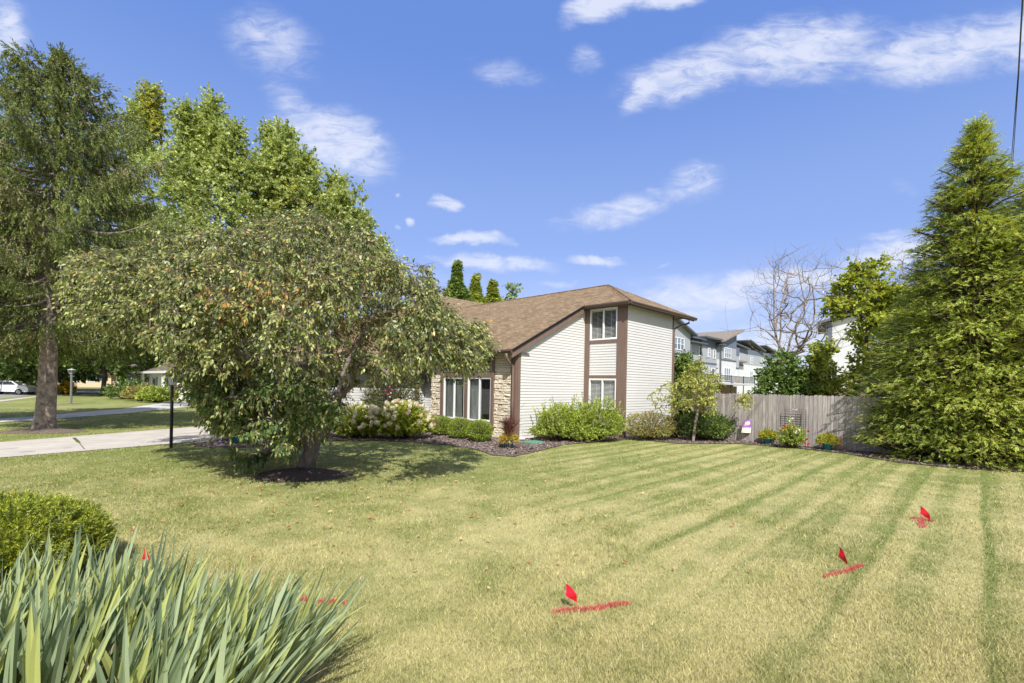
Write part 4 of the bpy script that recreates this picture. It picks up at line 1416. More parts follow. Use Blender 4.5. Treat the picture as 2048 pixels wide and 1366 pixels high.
M_shadeleaf = leafmat("shade_leaf", (0.05, 0.09, 0.022), (0.19, 0.25, 0.075), alt=(0.36, 0.34, .06), altf=.06, trans=.35, rough=.45)
p = G(205, 791)
broadleaf("shade_tree", "old shade tree with a thick short trunk on the neighbour's lawn", (p.x, p.y), None,
          [(3.0, 6), (5, 9), (8, 9.5), (12, 7), (15, 3)], 2.9, 15, 900, 33, M_shadeleaf, M_bark_dark, leaf=(.34, .25), nper=10, tl=1.1, per=4, rmax=1.05, trunk_h=4.5)
p = G(133, 781)
broadleaf("shade_tree", "distant dark-trunked tree beyond the street, above the yellow flowering bush", (p.x, p.y), None,
          [(3.2, 7), (6, 10), (10, 10), (15, 6), (18, 3)], 3.1, 18, 700, 35, M_shadeleaf, M_bark_dark, leaf=(.5, .36), nper=10, tl=1.5, per=4, rmax=1.0, trunk_h=5)
# trees along the far side of the street, each its own
far = [(-60, 775, 12, 8, "broad tree at the left edge of the photo, behind the white car"), (45, 778, 9, 6, "dark dense tree hanging over the white car"),
       (92, 772, 15, 9, "pale green far tree seen left of the spruce trunk"), (175, 770, 14, 7, "tree behind the far brick house"),
       (255, 768, 15, 8, "tree rising behind the neighbour's white house"), (330, 768, 16, 8, "tree behind the neighbour's house, seen above the black lamp post"),
       (410, 767, 16, 8, "tree behind the driveway end, seen under the maple")]
for i, (px, py, h, r, lab) in enumerate(far):
    p = G(px, py) if i not in (1,) else G(50, 787)
    s = p.y / 60
    broadleaf("street_tree", lab, (p.x, p.y), None, [(1.5 if i != 1 else .8, r * .6), (h * .35, r), (h * .7, r * .85), (h, r * .3)], 1.2, h, 420, 50 + i, M_shadeleaf, M_bark_dark,
              leaf=(.42 * s, .32 * s), nper=9, tl=1.2 * s, per=4, rmax=.4, group="trees beyond the street")


# ---- arborvitae: flat sprays over a lumpy cone
M_arb = leafmat("arborvitae_spray", (0.055, 0.10, 0.018), (0.42, 0.46, 0.09), alt=(0.36, 0.20, 0.06), altf=0.04, trans=0.30, rough=0.5, spec=.3)
def arborvitae(name, label, base, Ht, prof, seed, n, size=0.30, nper=21, group=None, blade=(.062, .018), mat=None, cat="conifer", z0=.15, lump=.17):
    rng = np.random.default_rng(seed)
    b = np.array([base[0], base[1], 0.0])
    ztab = [p[0] for p in prof]; rtab = [p[1] for p in prof]; rm = max(rtab)
    # limbs first: each limb end is a bough carrying overlapping sprays
    nb = n // 44
    z = rng.uniform(z0, Ht, nb * 4); r = np.interp(z, ztab, rtab)
    k = rng.random(len(z)) < r / rm + .05
    z, r = z[k][:nb], r[k][:nb]; a = rng.uniform(0, 6.283, len(z))
    hd = np.stack([np.cos(a), np.sin(a), 0 * a], 1)
    rr = r * rng.uniform(.66, 1.12, len(z))
    bough = b + hd * rr[:, None] + UPV * z[:, None]
    bl = np.clip(0.26 + 0.30 * r, .2, 1.05)
    rr = rr * lumps(rng, hd * 1.6 + UPV * z[:, None] * .9, 12, .17, 1.3)
    cl = [(np.stack([b + UPV * max(0.2, zz - .5 * q), b + h_ * q * .5 + UPV * (zz - .2 * q), bb]), np.array([.05, .03, .01])) for zz, q, h_, bb in zip(z, rr, hd, bough)]
    m = 44
    t = rng.random((len(z), m))
    # sprays sit along the outer part of the bough, fanned sideways, drooping at the margin
    side = np.stack([-hd[:, 1], hd[:, 0], 0 * a], 1)
    sw = rng.uniform(-1, 1, (len(z), m))
    P = bough[:, None, :] - hd[:, None, :] * (t * bl[:, None] * 1.5)[..., None] + side[:, None, :] * (sw * bl[:, None] * .9 * (1.1 - .35 * (1 - t)))[..., None] \
        + UPV * ((.30 * bl[:, None]) * (t) - .30 * bl[:, None] * np.abs(sw) + rng.normal(0, .07, sw.shape))[..., None]
    d = hd[:, None, :] * 1.0 + side[:, None, :] * (sw * .9)[..., None] + UPV * rng.uniform(-.75, .35, sw.shape)[..., None] + rng.normal(0, .25, P.shape)
    P = P.reshape(-1, 3); d = nrm(d.reshape(-1, 3))
    pl = nrm(np.cross(d, UPV + rng.normal(0, .45, d.shape)))
    up_tip = np.clip((P[:, 2] - (Ht - 1.2)) / 1.2, 0, 1)[:, None]
    d = nrm(d + UPV * up_tip * 1.2)
    sz = size * rng.uniform(.7, 1.25, len(P))
    tint = np.repeat(rng.random(len(z)), m)
    V, A = twigs(rng, P + d * sz[:, None] * .6, d, sz, nper, blade[0], blade[1], alpha=46, planar=pl, droop=.12, rv3=np.clip(rng.random(len(P)) * .98, 0, 1), fold=.05)
    A[:, 1] = np.repeat(np.clip(tint * .6 + rng.random(len(P)) * .4, 0, 1), nper)
    zs = np.linspace(0, Ht, 12)
    ch = [(np.stack([b[0] + 0 * zs, b[1] + 0 * zs, zs], 1), .18 * (Ht / 10) * (1 - zs / Ht) + .012)] + cl
    return tree(name, label, cat, ch, V, A, M_bark_dark, mat or M_arb, group)
arborvitae("arborvitae", "tall pointed arborvitae, the highest conifer at the right end of the fence", (14.05, 14.6), 10.45,
           [(0, 2.5), (.8, 3.0), (2.5, 2.75), (4.5, 2.1), (6.2, 1.6), (7.6, 1.3), (8.6, 1.05), (9.5, .6), (10.5, .08)], 61, 30000)
arborvitae("arborvitae", "lower arborvitae spreading in front of the fence end, left of the tallest conifer", (12.95, 14.9), 4.5,
           [(0, 1.6), (.7, 1.95), (1.8, 1.6), (3.0, .95), (3.8, .5), (4.5, .1)], 62, 9000)
arborvitae("arborvitae", "arborvitae cut off by the right edge of the photo", (15.95, 13.9), 10.9,
           [(0, 2.2), (.8, 2.7), (3, 2.5), (5, 2.1), (7, 1.8), (8.5, 1.3), (9.8, .5), (10.6, .1)], 63, 19000)
arborvitae("arborvitae", "narrow arborvitae shoulder standing behind the tallest conifer, against the sky", (14.6, 17.0), 7.0,
           [(0, 1.6), (1, 1.9), (3, 1.8), (5, 1.2), (6.2, .6), (7.0, .12)], 64, 7000)
# conifers seen over the roof
for i, (px, py, w, lab) in enumerate([(915, 527, 1.35, "darkest and tallest of the three pointed conifers behind the roof ridge"),
                                      (951, 552, 1.5, "middle one of the three pointed conifers behind the roof ridge"),
                                      (986, 558, 1.5, "right-hand one of the three pointed conifers behind the roof ridge")]):
    p = D(px, py, 38 + i)
    arborvitae("roofline_conifer", lab, (p.x, p.y), p.z, [(0, w), (4, w * 1.3), (p.z - 3, w * 1.0), (p.z - 1.2, w * .32), (p.z - .4, .08), (p.z + .3, .01)], 70 + i, 24000, size=.32, nper=9, z0=p.z * .3,
               group="pointed conifers behind the house", blade=(.2, .07), mat=leafmat("conifer_dark", (.06, .10, .02), (.22, .29, .07), trans=.2) if i == 0 else None)
p = D(1024, 567, 42)
broadleaf("background_tree", "small pale leafy tree top right of the three conifers behind the roof", (p.x, p.y), None, [(3, 1.2), (6, 1.5), (9, .9), (p.z, .2)], 3, p.z, 160, 74,
          leafmat("pale_leaf", (.12, .17, .06), (.34, .4, .18), trans=.35), M_bark_dark, leaf=(.24, .18), nper=8, tl=.5, per=3, rmax=.15)

# ---- trees and shrubs beyond the fence
M_yel = leafmat("yellow_green_leaf", (0.12, 0.16, 0.025), (0.40, 0.42, 0.085), alt=(0.52, 0.44, 0.06), altf=.12, trans=.38, rough=.5)
p = D(1778, 700, 21.0)
tops = []
for px, py, L, s in [(1710, 530, 2.0, .45), (1755, 522, 1.8, .5), (1690, 560, 1.6, .35), (1780, 570, 1.8, .5), (1668, 606, .5, .28), (1652, 690, 1.0, .35)]:
    q = D(px, py, 21.0); tops.append((q.x - p.x, 0, q.z, L, s))
broadleaf("vine_tree", "yellow-green leafy tree behind the fence, left of the tall arborvitae", (p.x, 21.0), tops,
          [(1.0, 1.5), (2.5, 1.6), (4, 1.25), (5.2, 1.15), (6.4, .9)], 1.2, 6.5, 360, 81, M_yel, M_bark_dark, leaf=(.15, .115), nper=9, tl=.42, per=4, rmax=.14, lump=.3, droop=.5, freq=1.5)
p = D(1640, 760, 20.4)
broadleaf("leafy_shrub", "yellow-green shrub rising behind the fence right of the bare trees", (p.x, 20.4), None,
          [(0.6, .8), (2.0, .9), (3.0, .6), (3.7, .3)], .6, 3.7, 170, 82, M_yel, M_bark_dark, leaf=(.13, .10), nper=9, tl=.35, per=4, rmax=.06, lump=.25, droop=.4, freq=1.6, cat='shrub')
M_grn = leafmat("green_leaf", (0.05, 0.09, 0.022), (0.17, 0.24, 0.06), alt=(.30, .33, .07), altf=.1, trans=.35, rough=.45)
for i, (px, py, Y, w, h, lab) in enumerate([(1562, 708, 21, 1.0, 0, "dark green shrub behind the fence, under the bare trees"),
                                            (1598, 742, 20.6, .8, 0, "lower green shrub behind the fence, right of the dark one under the bare trees"),
                                            (1366, 708, 23.5, .62, 0, "green shrub beyond the corner of the house, left of the small crabapple")]):
    p = D(px, py, Y)
    broadleaf("leafy_shrub", lab, (p.x, Y), None, [(.3, w * .8), (1.5, w * 1.1), (p.z - .6, w * .8), (p.z, w * .25)], .4, p.z, 260, 84 + i, M_grn, M_bark_dark,
              leaf=(.13, .09), nper=9, tl=.34, per=4, rmax=.05, lump=.2, cat='shrub', freq=1.6)

# ---- leafless trees
def bare(label, base, trunks, zlo, zhi, prof, n, seed, rmax, per=3):
    rng = np.random.default_rng(seed)
    b = np.array([base[0], base[1], 0.0])
    T = [[b + np.array(q) for q in t] for t in trunks]
    P = envelope(rng, n, b, prof, zlo, zhi, shell=.35, lump=.2)
    ch, ends, ed = grow(rng, T, P, step=.45, arch=-.13, wob=.09, rtip=.008, rpow=.5, bias=.5, rmax=rmax)
    E = np.repeat(ends, per, 0); Dn = np.repeat(ed, per, 0)
    d = nrm(Dn * 1.0 + rng.normal(0, .35, E.shape) + UPV * .35); L = rng.uniform(.3, .95, len(E))
    for a, dd, l in zip(E, d, L):
        m = a + dd * l * .5 + rng.normal(0, .04, 3)
        ch.append((np.stack([a, m, a + dd * l]), np.array([.007, .005, .003])))
    o = b
    r = tag(empty("leafless_tree", tuple(o)), label, "tree", "leafless trees behind the fence")
    mesh_tubes('trunk', [(p - o, q) for p, q in ch], M_bark_pale, r)
p0 = D(1578, 760, 27.0)
def rel(px, py, dy=0): q = D(px, py, 27.0 + dy); return [q.x - p0.x, dy, q.z]
bare("leafless dead tree with grey trunk and long arching limbs behind the fence", (p0.x, 27.0),
     [[[0, 0, 0], rel(1585, 740), rel(1553, 680), rel(1548, 640), rel(1548, 570), rel(1546, 520)],
      [rel(1550, 660), rel(1535, 620), rel(1505, 595), rel(1480, 580)],
      [rel(1549, 655), rel(1560, 620), rel(1572, 570), rel(1582, 520)],
      [rel(1552, 675), rel(1530, 660), rel(1500, 662), rel(1465, 668)]], 4.0, 9.8, [(3.5, 1.0), (5, 3.0), (7, 3.1), (9, 2.2), (9.9, .8)], 210, 91, .17, per=2)
p0 = D(1596, 760, 28.0)
bare("leafless dead tree with two pale trunks forking left and right behind the fence", (p0.x, 28.0),
     [[[0, 0, 0], rel(1575, 710, 1), rel(1581, 660, 1), rel(1580, 610, 1), rel(1590, 580, 1), rel(1605, 555, 1)],
      [[0.1, 0, .1], rel(1592, 710, 1), rel(1600, 680, 1), rel(1615, 640, 1), rel(1635, 600, 1), rel(1660, 545, 1), rel(1690, 505, 1)],
      [rel(1632, 606, 1), rel(1622, 560, 1), rel(1615, 520, 1), rel(1605, 495, 1)]], 4.0, 10.4, [(3.5, 1.0), (5, 2.6), (7, 3.3), (9, 3.0), (10.4, 1.5)], 210, 92, .17, per=2)
p0 = D(1800, 700, 30.0)
bare("thin leafless tree top between the yellow-green tree and the arborvitae", (p0.x, 30.0),
     [[[0, 0, 0], [0, 0, 4], [0, 0, 8]], [[0, 0, 5], [.7, 0, 8], [.9, 0, 9.5]]], 6, 10.9, [(5, .6), (8, 1.5), (10.9, 1.2)], 110, 93, .10, per=3)


# ---- shrubs
def shrub(name, label, c, rx, ry, h, ntw, leaf, mat, seed, tl=.22, nper=8, per_alpha=50, shoots=0, zbase=.08, cat="shrub", group=None, lump=.10, freq=2.2,
          stems=True, mstem=None, droop=.1, up=.25, inner=.35, flat=1.0, shoot_h=(.25, .6), pow_=2.0, alt=None):
    rng = np.random.default_rng(seed)
    c = np.array([c[0], c[1], 0.0])
    d = sphere_dirs(rng, ntw, -.85)
    f = lumps(rng, d * 2.0, 12, lump, freq)
    t = np.where(rng.random(ntw) < inner, rng.uniform(.45, .95, ntw), rng.uniform(.9, 1.03, ntw))
    zc = h * .42
    hz = np.where(d[:, 2] > 0, h - zc, zc - zbase)
    e = np.abs(d) ** (2 / pow_) * np.sign(d) if pow_ != 2 else d
    e = e / (np.abs(e) ** pow_).sum(1, keepdims=True) ** (1 / pow_) if pow_ != 2 else d
    tips = np.stack([e[:, 0] * rx, e[:, 1] * ry, e[:, 2] * hz], 1) * (f * t)[:, None] + np.array([0, 0, zc])
    tips[:, 2] = np.maximum(tips[:, 2], zbase * rng.uniform(.4, 1.2, ntw))
    td = nrm(np.stack([e[:, 0] / 1, e[:, 1] / 1, e[:, 2] * .8 + up], 1) + rng.normal(0, .3, d.shape))
    TL = tl * rng.uniform(.7, 1.3, ntw)
    if shoots:
        a = rng.uniform(0, 6.283, shoots); q = rng.uniform(.1, .95, shoots) ** .6
        sx, sy = np.cos(a) * rx * q, np.sin(a) * ry * q
        zz = h * np.sqrt(np.maximum(.1, 1 - q ** 2)) * .85
        sh = rng.uniform(*shoot_h, shoots)
        sd_ = nrm(np.stack([sx / rx * .35, sy / ry * .35, 1 + 0 * a], 1) + rng.normal(0, .12, (shoots, 3)))
        stp = np.stack([sx, sy, zz], 1)
        for s in (0, .33, .66, 1.0):
            tips = np.concatenate([tips, stp + sd_ * (sh * s)[:, None]]); td = np.concatenate([td, sd_]); TL = np.concatenate([TL, sh * .36])
    V, A = twigs(rng, tips, td, TL, nper, leaf[0], leaf[1], alpha=per_alpha, droop=droop, rv3=None if alt is None else alt(rng, tips))
    r = tag(empty(name, tuple(c)), label, cat, group)
    np_mesh('foliage', V, 4, mat, r, A)
    if stems:
        ch = []
        m = min(len(tips), 260)
        for i in rng.choice(len(tips), m, replace=False):
            e_ = tips[i]; s0 = np.array([e_[0] * .12, e_[1] * .12, 0]); mid = e_ * np.array([.5, .5, .6])
            ch.append((np.stack([s0, mid, e_]), np.array([.010, .006, .003])))
        mesh_tubes('stems', ch, mstem or M_bark_dark, r)
    return r

M_weig = leafmat("shrub_leaf", (0.13, 0.18, 0.025), (0.40, 0.46, 0.10), alt=(0.42, 0.24, 0.07), altf=.07, trans=.35, rough=.42, spec=.5)
c = G(1140, 886)
shrub("large_shrub", "loose yellow-green shrub with upright shoots, the one nearest the green lid", (c.x - .25, c.y + .5), 1.05, .75, 1.32, 1150, (.074, .036), M_weig, 101, shoots=46, nper=8, tl=.26, shoot_h=(.2, .7), lump=.2)
shrub("large_shrub", "big loose yellow-green shrub with upright shoots in front of the lower bay window", (c.x + .95, c.y + .72), 1.2, .8, 1.42, 1350, (.074, .036), M_weig, 102, shoots=52, nper=8, tl=.26, shoot_h=(.2, .7), lump=.2)
M_spir = leafmat("spirea_leaf", (0.16, 0.17, 0.045), (0.36, 0.36, 0.12), alt=(0.46, 0.23, 0.12), altf=.30, trans=.3, rough=.5)
c = G(1307, 883)
shrub("spirea", "rounded spirea with rusty tips below the blank siding wall", (c.x, c.y + .45), 1.02, .7, 1.16, 1500, (.045, .022), M_spir, 103, tl=.16, nper=9, lump=.08)
c = G(1366, 884)
shrub("small_shrub", "small dark reddish-green shrub between the spirea and the small crabapple", (c.x + .0, c.y + 1.0), .42, .4, 1.0, 330, (.045, .026), leafmat("red_green_leaf", (.06, .075, .025), (.19, .17, .06), trans=.25), 104, tl=.15, nper=8)
M_dk = leafmat("dense_green_leaf", (0.045, 0.08, 0.018), (0.15, 0.21, 0.05), alt=(.34, .40, .09), altf=.16, trans=.28, rough=.42, spec=.5)
c = G(1425, 885)
shrub("green_shrub", "dark green mounded shrub beside the small crabapple, in front of the fence", (c.x, c.y + .65), 1.05, .8, 1.22, 1500, (.062, .036), M_dk, 105, tl=.2, nper=8,
      alt=lambda r, P: np.clip(.45 * r.random(len(P)) + .75 * (P[:, 0] > .1) * (P[:, 1] < .1) * (P[:, 2] < .8) * r.random(len(P)), 0, 1))
M_box = leafmat("boxwood_leaf", (0.11, 0.16, 0.02), (0.33, 0.40, 0.06), trans=.25, rough=.4, spec=.5)
for i, (px, py, s, lab) in enumerate([(852, 866, .42, "leftmost clipped boxwood ball, half hidden by the hydrangea"), (881, 873, .44, "second clipped boxwood ball from the hydrangea"),
                                      (918, 879, .45, "third clipped boxwood ball, below the middle of the stone front windows"), (958, 885, .46, "right-hand clipped boxwood ball, nearest the purple fountain grass")]):
    c = G(px, py)
    shrub("boxwood", lab, (c.x, c.y + .3), s, s, .78, 1900, (.026, .017), M_box, 110 + i, tl=.07, nper=8, lump=.03, inner=.2, group="clipped boxwood balls under the front windows", pow_=2.3, up=.1, zbase=.03)
M_yew = leafmat("yew_needle", (0.045, 0.075, 0.014), (0.38, 0.41, 0.05), alt=(.45, .40, .07), altf=.12, trans=.25, rough=.45, spec=.45)
c = Vector((-4.98, 4.6, 0))
shrub("yew", "dense yellow-green yew bush at the left edge, behind the iris clump", (c.x, c.y), .86, .8, .80, 5800, (.032, .0085), M_yew, 120, tl=.11, nper=24, per_alpha=55, lump=.07, inner=.25, pow_=2.5, up=.5, droop=0)

# hydrangea with cream flower heads
M_hyd = leafmat("hydrangea_leaf", (0.13, 0.18, 0.022), (0.44, 0.47, 0.08), alt=(.45, .40, .08), altf=.08, trans=.35, rough=.45)
M_head = leafmat("cream_petal", (0.62, 0.57, 0.38), (0.84, 0.78, 0.60), alt=(.62, .44, .32), altf=.12, trans=.3, rough=.6)
def hydrangea(px, py, rx, ry, h, seed, nh, lab):
    c = G(px, py)
    r = shrub("hydrangea", lab, (c.x, c.y + .5), rx, ry, h, int(700 * rx), (.11, .07), M_hyd, seed, tl=.26, nper=7, cat="hydrangea", lump=.1, group="cream hydrangeas in the front bed")
    rng = np.random.default_rng(seed + 50)
    d = sphere_dirs(rng, nh, -.12)
    for i in range(nh):
        q = d[i]; P = np.array([q[0] * rx * 1.12, q[1] * ry * 1.15, h * .42 + q[2] * h * .64])
        R_ = rng.uniform(.055, .10)
        m = 130; dd = sphere_dirs(rng, m, -1); pos = dd * np.array([R_, R_, R_ * 1.1]) * rng.uniform(.8, 1.0, (m, 1))
        s = nrm(np.cross(dd, rng.normal(0, 1, (m, 3)))); t = np.cross(dd, s); w = rng.uniform(.012, .02, (m, 1))
        Q = np.stack([pos - s * w, pos - t * w, pos + s * w, pos + t * w], 1) + dd[:, None, :] * .004
        A = rng.random((m, 3)); A[:, 2] = rng.random()
        o = np_mesh('flower_head', Q.reshape(-1, 3), 4, M_head, r, A); o.location = P
hydrangea(705, 879, 1.0, .7, 1.15, 130, 100, "left hydrangea covered in cream flower heads, just right of the front tree's trunk")
hydrangea(795, 881, 1.05, .75, 1.3, 131, 100, "right hydrangea with cream flower heads, next to the boxwood balls")

# roses, clematis and other flowering plants
M_rose_l = leafmat("rose_leaf", (0.04, 0.075, 0.022), (0.15, 0.2, 0.06), alt=(.3, .12, .05), altf=.08, trans=.3, rough=.35, spec=.6)
def petals(c, R_, m, rng):
    dd = sphere_dirs(rng, m, -.6); pos = dd * R_ * .55
    s = nrm(np.cross(dd, rng.normal(0, 1, (m, 3)))); t = np.cross(dd, s); w = R_ * rng.uniform(.4, .65, (m, 1))
    return np.stack([pos - s * w, pos - t * w, pos + s * w, pos + t * w], 1).reshape(-1, 3) + np.array(c)
def blooms(parent, spots, R_, mat, seed, name='bloom', m=16):
    rng = np.random.default_rng(seed)
    for c in spots:
        o = np_mesh(name, petals((0, 0, 0), R_, m, rng), 4, mat, parent, rng.random((m, 3))); o.location = tuple(c)
M_red = leafmat("red_petal", (0.50, 0.012, 0.02), (0.75, 0.04, 0.05), trans=.3, rough=.5)
M_pink = leafmat("pink_petal", (0.62, 0.05, 0.20), (0.80, 0.16, 0.34), trans=.3, rough=.5)
M_violet = leafmat("violet_petal", (0.22, 0.05, 0.42), (0.36, 0.10, 0.60), trans=.3, rough=.5)
M_whitep = leafmat("white_petal", (0.70, 0.68, 0.62), (0.85, 0.83, 0.78), trans=.3, rough=.5)
M_orange = leafmat("orange_petal", (0.70, 0.16, 0.04), (0.85, 0.30, 0.08), trans=.3, rough=.5)
c = G(452, 884)
rs_ = shrub("rose_bush", "dark leafy rose bush with red blooms at the end of the driveway", (c.x, c.y + .5), .85, .6, 1.1, 700, (.05, .032), M_rose_l, 140, tl=.2, nper=7, shoots=10, shoot_h=(.1, .35), cat="rose bush")
blooms(rs_, [(-.95, -.2, .75), (-.82, -.3, .95), (-.1, -.62, .9), (.25, -.6, 1.0), (.5, -.5, 1.15), (.2, -.55, .55), (-.35, -.5, 1.05)], .05, M_red, 141)
c = G(762, 868)
cm = shrub("entry_shrub", "tall dark leafy plant with a few pink and white blooms in front of the entry", (c.x + .15, c.y + 1.2), 1.25, .8, 3.1, 1500, (.07, .042), leafmat("dark_vine_leaf", (.04, .06, .02), (.15, .16, .05), alt=(.35, .15, .05), altf=.12, trans=.25), 145, tl=.3, nper=8, cat="shrub")
blooms(cm, [(.05, -.82, 1.85), (.16, -.84, 1.72), (-.1, -.84, 1.7), (.0, -.86, 1.55)], .045, M_pink, 146)
blooms(cm, [(.12, -.86, 1.6), (.08, -.86, 1.45)], .045, M_whitep, 147)
c = G(640, 862)
shrub("ornamental_grass", "low tan tufted grass beside the trunk of the front tree", (c.x - .1, c.y), .35, .3, .55, 220, (.22, .012), leafmat("tan_blade", (.30, .27, .10), (.52, .46, .22), trans=.3), 148, tl=.2, nper=6, stems=False, up=.9, per_alpha=25, cat="grass")
c = G(132, 789)
yb = shrub("flowering_bush", "small bush with bright yellow flowers beside the far lamp post", (c.x, c.y), 1.0, .8, 1.45, 260, (.16, .10), leafmat("gold_leaf", (.18, .2, .03), (.45, .42, .08), alt=(.80, .52, .02), altf=.6, trans=.3), 149, tl=.35, nper=7)
# neighbours' foundation planting
for i, (px, py, rx, h, lab, mt) in enumerate([(238, 799, 2.2, 1.8, "dark green spreading juniper at the left end of the neighbour's bed", M_dk),
                                             (268, 803, 1.7, 1.5, "pale flowering shrub in the middle of the neighbour's bed", M_spir),
                                             (296, 806, 1.6, 1.35, "light green shrub near the neighbour's garage", M_weig),
                                             (237, 778, .7, 3.0, "narrow upright yellow-green shrub at the corner of the neighbour's house", M_box)]):
    c = G(px, py)
    shrub("bed_shrub", lab, (c.x, c.y + 1), rx, rx * .7, h, 420, (.16, .10), mt, 150 + i, tl=.4, nper=8, group="shrubs in the neighbour's bed")

# small crabapple in front of the fence
rng = np.random.default_rng(160)
b = G(1386, 884); 
def rq(px, py, dy=0.0): q = D(px, py, b.y + dy); return [q.x - b.x, dy, q.z]
q0 = D(1395, 790, b.y)
broadleaf("small_tree", "young small tree with a pale leaning trunk and loose yellow-green leaves by the fence", (b.x, b.y), [(rq(1402, 720)[0], 0, rq(1402, 722)[2], .9, .14), (rq(1485, 798)[0], -.1, rq(1485, 798)[2] + .1, .3, .18)],
          [(1.0, .3), (1.25, .9), (1.8, 1.15), (2.3, .9), (2.7, .45), (3.0, .2)], 1.15, 3.0, 190, 161,
          leafmat("crab_leaf", (0.16, 0.18, 0.035), (0.42, 0.42, 0.13), alt=(.45, .22, .09), altf=.08, trans=.35, rough=.45), M_bark_pale, leaf=(.085, .048), nper=7, tl=.26, per=4, rmax=.055,
          trunks=[[[0, 0, 0], rq(1390, 850), rq(1397, 815), rq(1400, 780), rq(1403, 740)], [rq(1398, 812), rq(1370, 795, .2), rq(1345, 778, .3)], [rq(1398, 808), rq(1430, 800, -.1), rq(1470, 790, -.2)], [rq(1397, 815), rq(1410, 790, -.4), rq(1420, 760, -.6)]],
          lump=.3, freq=1.8, droop=.55, cat='tree')

# purple fountain grass in a teal pot with yellow coleus
def blades(rng, c, n, L, w, spread, curve, seg=6, base_r=.06, bias=(0, 0)):
    """arching strap leaves: returns quads and attrs"""
    a = rng.uniform(0, 6.283, n); lean = np.abs(rng.normal(0, spread, n)); LL = L * rng.uniform(.55, 1.1, n)
    hd = np.stack([np.cos(a), np.sin(a), 0 * a], 1) + np.array([bias[0], bias[1], 0])
    br = base_r * np.sqrt(rng.random(n)); a2 = rng.uniform(0, 6.283, n)
    p0 = np.array(c) + np.stack([np.cos(a2) * br, np.sin(a2) * br, 0 * a], 1)
    t = np.linspace(0, 1, seg + 1)
    out = []
    th0 = lean; 
    ang = th0[:, None] + curve * (t ** 1.7)[None, :] * rng.uniform(.3, 1.3, n)[:, None]
    st = LL[:, None] / seg
    dx = np.cumsum(np.sin(ang) * st, 1); dz = np.cumsum(np.cos(ang) * st, 1)
    P = p0[:, None, :] + hd[:, None, :] * np.concatenate([np.zeros((n, 1)), dx[:, :-1]], 1)[..., None] + UPV * np.concatenate([np.zeros((n, 1)), dz[:, :-1]], 1)[..., None]
    tw_ = rng.normal(0, .5, n)
    sd_ = np.stack([-np.sin(a + tw_), np.cos(a + tw_), 0 * a], 1)
    wd = w * rng.uniform(.7, 1.2, n)[:, None] * np.interp(t, [0, .15, .5, .8, 1], [.75, 1, 1, .65, .04])[None, :]
    Lf = P - sd_[:, None, :] * wd[..., None] / 2; Rt = P + sd_[:, None, :] * wd[..., None] / 2
    Q = np.stack([Lf[:, :-1], Rt[:, :-1], Rt[:, 1:], Lf[:, 1:]], 2)
    A = np.empty((n, seg, 3)); A[..., 0] = rng.random((n, 1)); A[..., 1] = rng.random((n, 1)); A[..., 2] = rng.random((n, 1))
    return Q.reshape(-1, 3), A.reshape(-1, 3), P
def flower_pot(parent, r=.16, h=.26, mat=None, name='pot'):
    mb = MB(); mb.lathe([(r * .68, 0), (r * .95, h * .86), (r * 1.06, h * .87), (r * 1.06, h), (r * .92, h), (r * .88, h * .9), (0.001, h * .9)], n=20)
    return mb.build(name, mat, parent, smooth=True)
M_teal = surf("teal_glaze", (0.05, 0.30, 0.33), rough=.25, var=.15, scale=6)
M_bluepot = surf("blue_grey_pot", (0.16, 0.24, 0.30), rough=.4, var=.15, scale=6)
c = G(1017, 897)
fg = tag(empty("potted_plant", (c.x, c.y, .02)), "blue-grey pot with purple fountain grass and yellow foliage at the corner of the stone front", "potted plant")
flower_pot(fg, .2, .3, M_bluepot)
rng = np.random.default_rng(170)
Q, A, _ = blades(rng, (0, 0, .28), 420, .85, .012, .28, .9); np_mesh('purple_grass', Q, 4, leafmat("burgundy_blade", (0.07, 0.022, 0.022), (0.24, 0.10, 0.075), trans=.25), fg, A)
Q, A, _ = blades(rng, (0, 0, .28), 200, .60, .008, .75, 1.2); np_mesh('tan_grass', Q, 4, leafmat("straw_blade", (.34, .2, .12), (.56, .40, .26), trans=.3), fg, A)
Q, A, P = blades(rng, (0, 0, .3), 22, 1.15, .006, .35, 1.5); ends_ = P[:, -1, :]; dd = nrm(P[:, -1] - P[:, -3])
V2, A2 = twigs(rng, ends_, dd, .22, 60, .03, .004, alpha=50)
np_mesh('plumes', np.concatenate([Q, V2]), 4, leafmat("plume", (.26, .15, .12), (.46, .30, .24), trans=.3), fg, np.concatenate([A, A2]))
d = sphere_dirs(rng, 150, -.5); tp = d * np.array([.32, .32, .2]) + np.array([0, 0, .26]); tp[:, 2] = np.maximum(tp[:, 2], .04)
V2, A2 = twigs(rng, tp, nrm(d + [0, 0, -.2]), .12, 6, .06, .035); np_mesh('yellow_foliage', V2, 4, leafmat("coleus", (.38, .30, .03), (.62, .50, .06), alt=(.30, .08, .04), altf=.2, trans=.3), fg, A2)

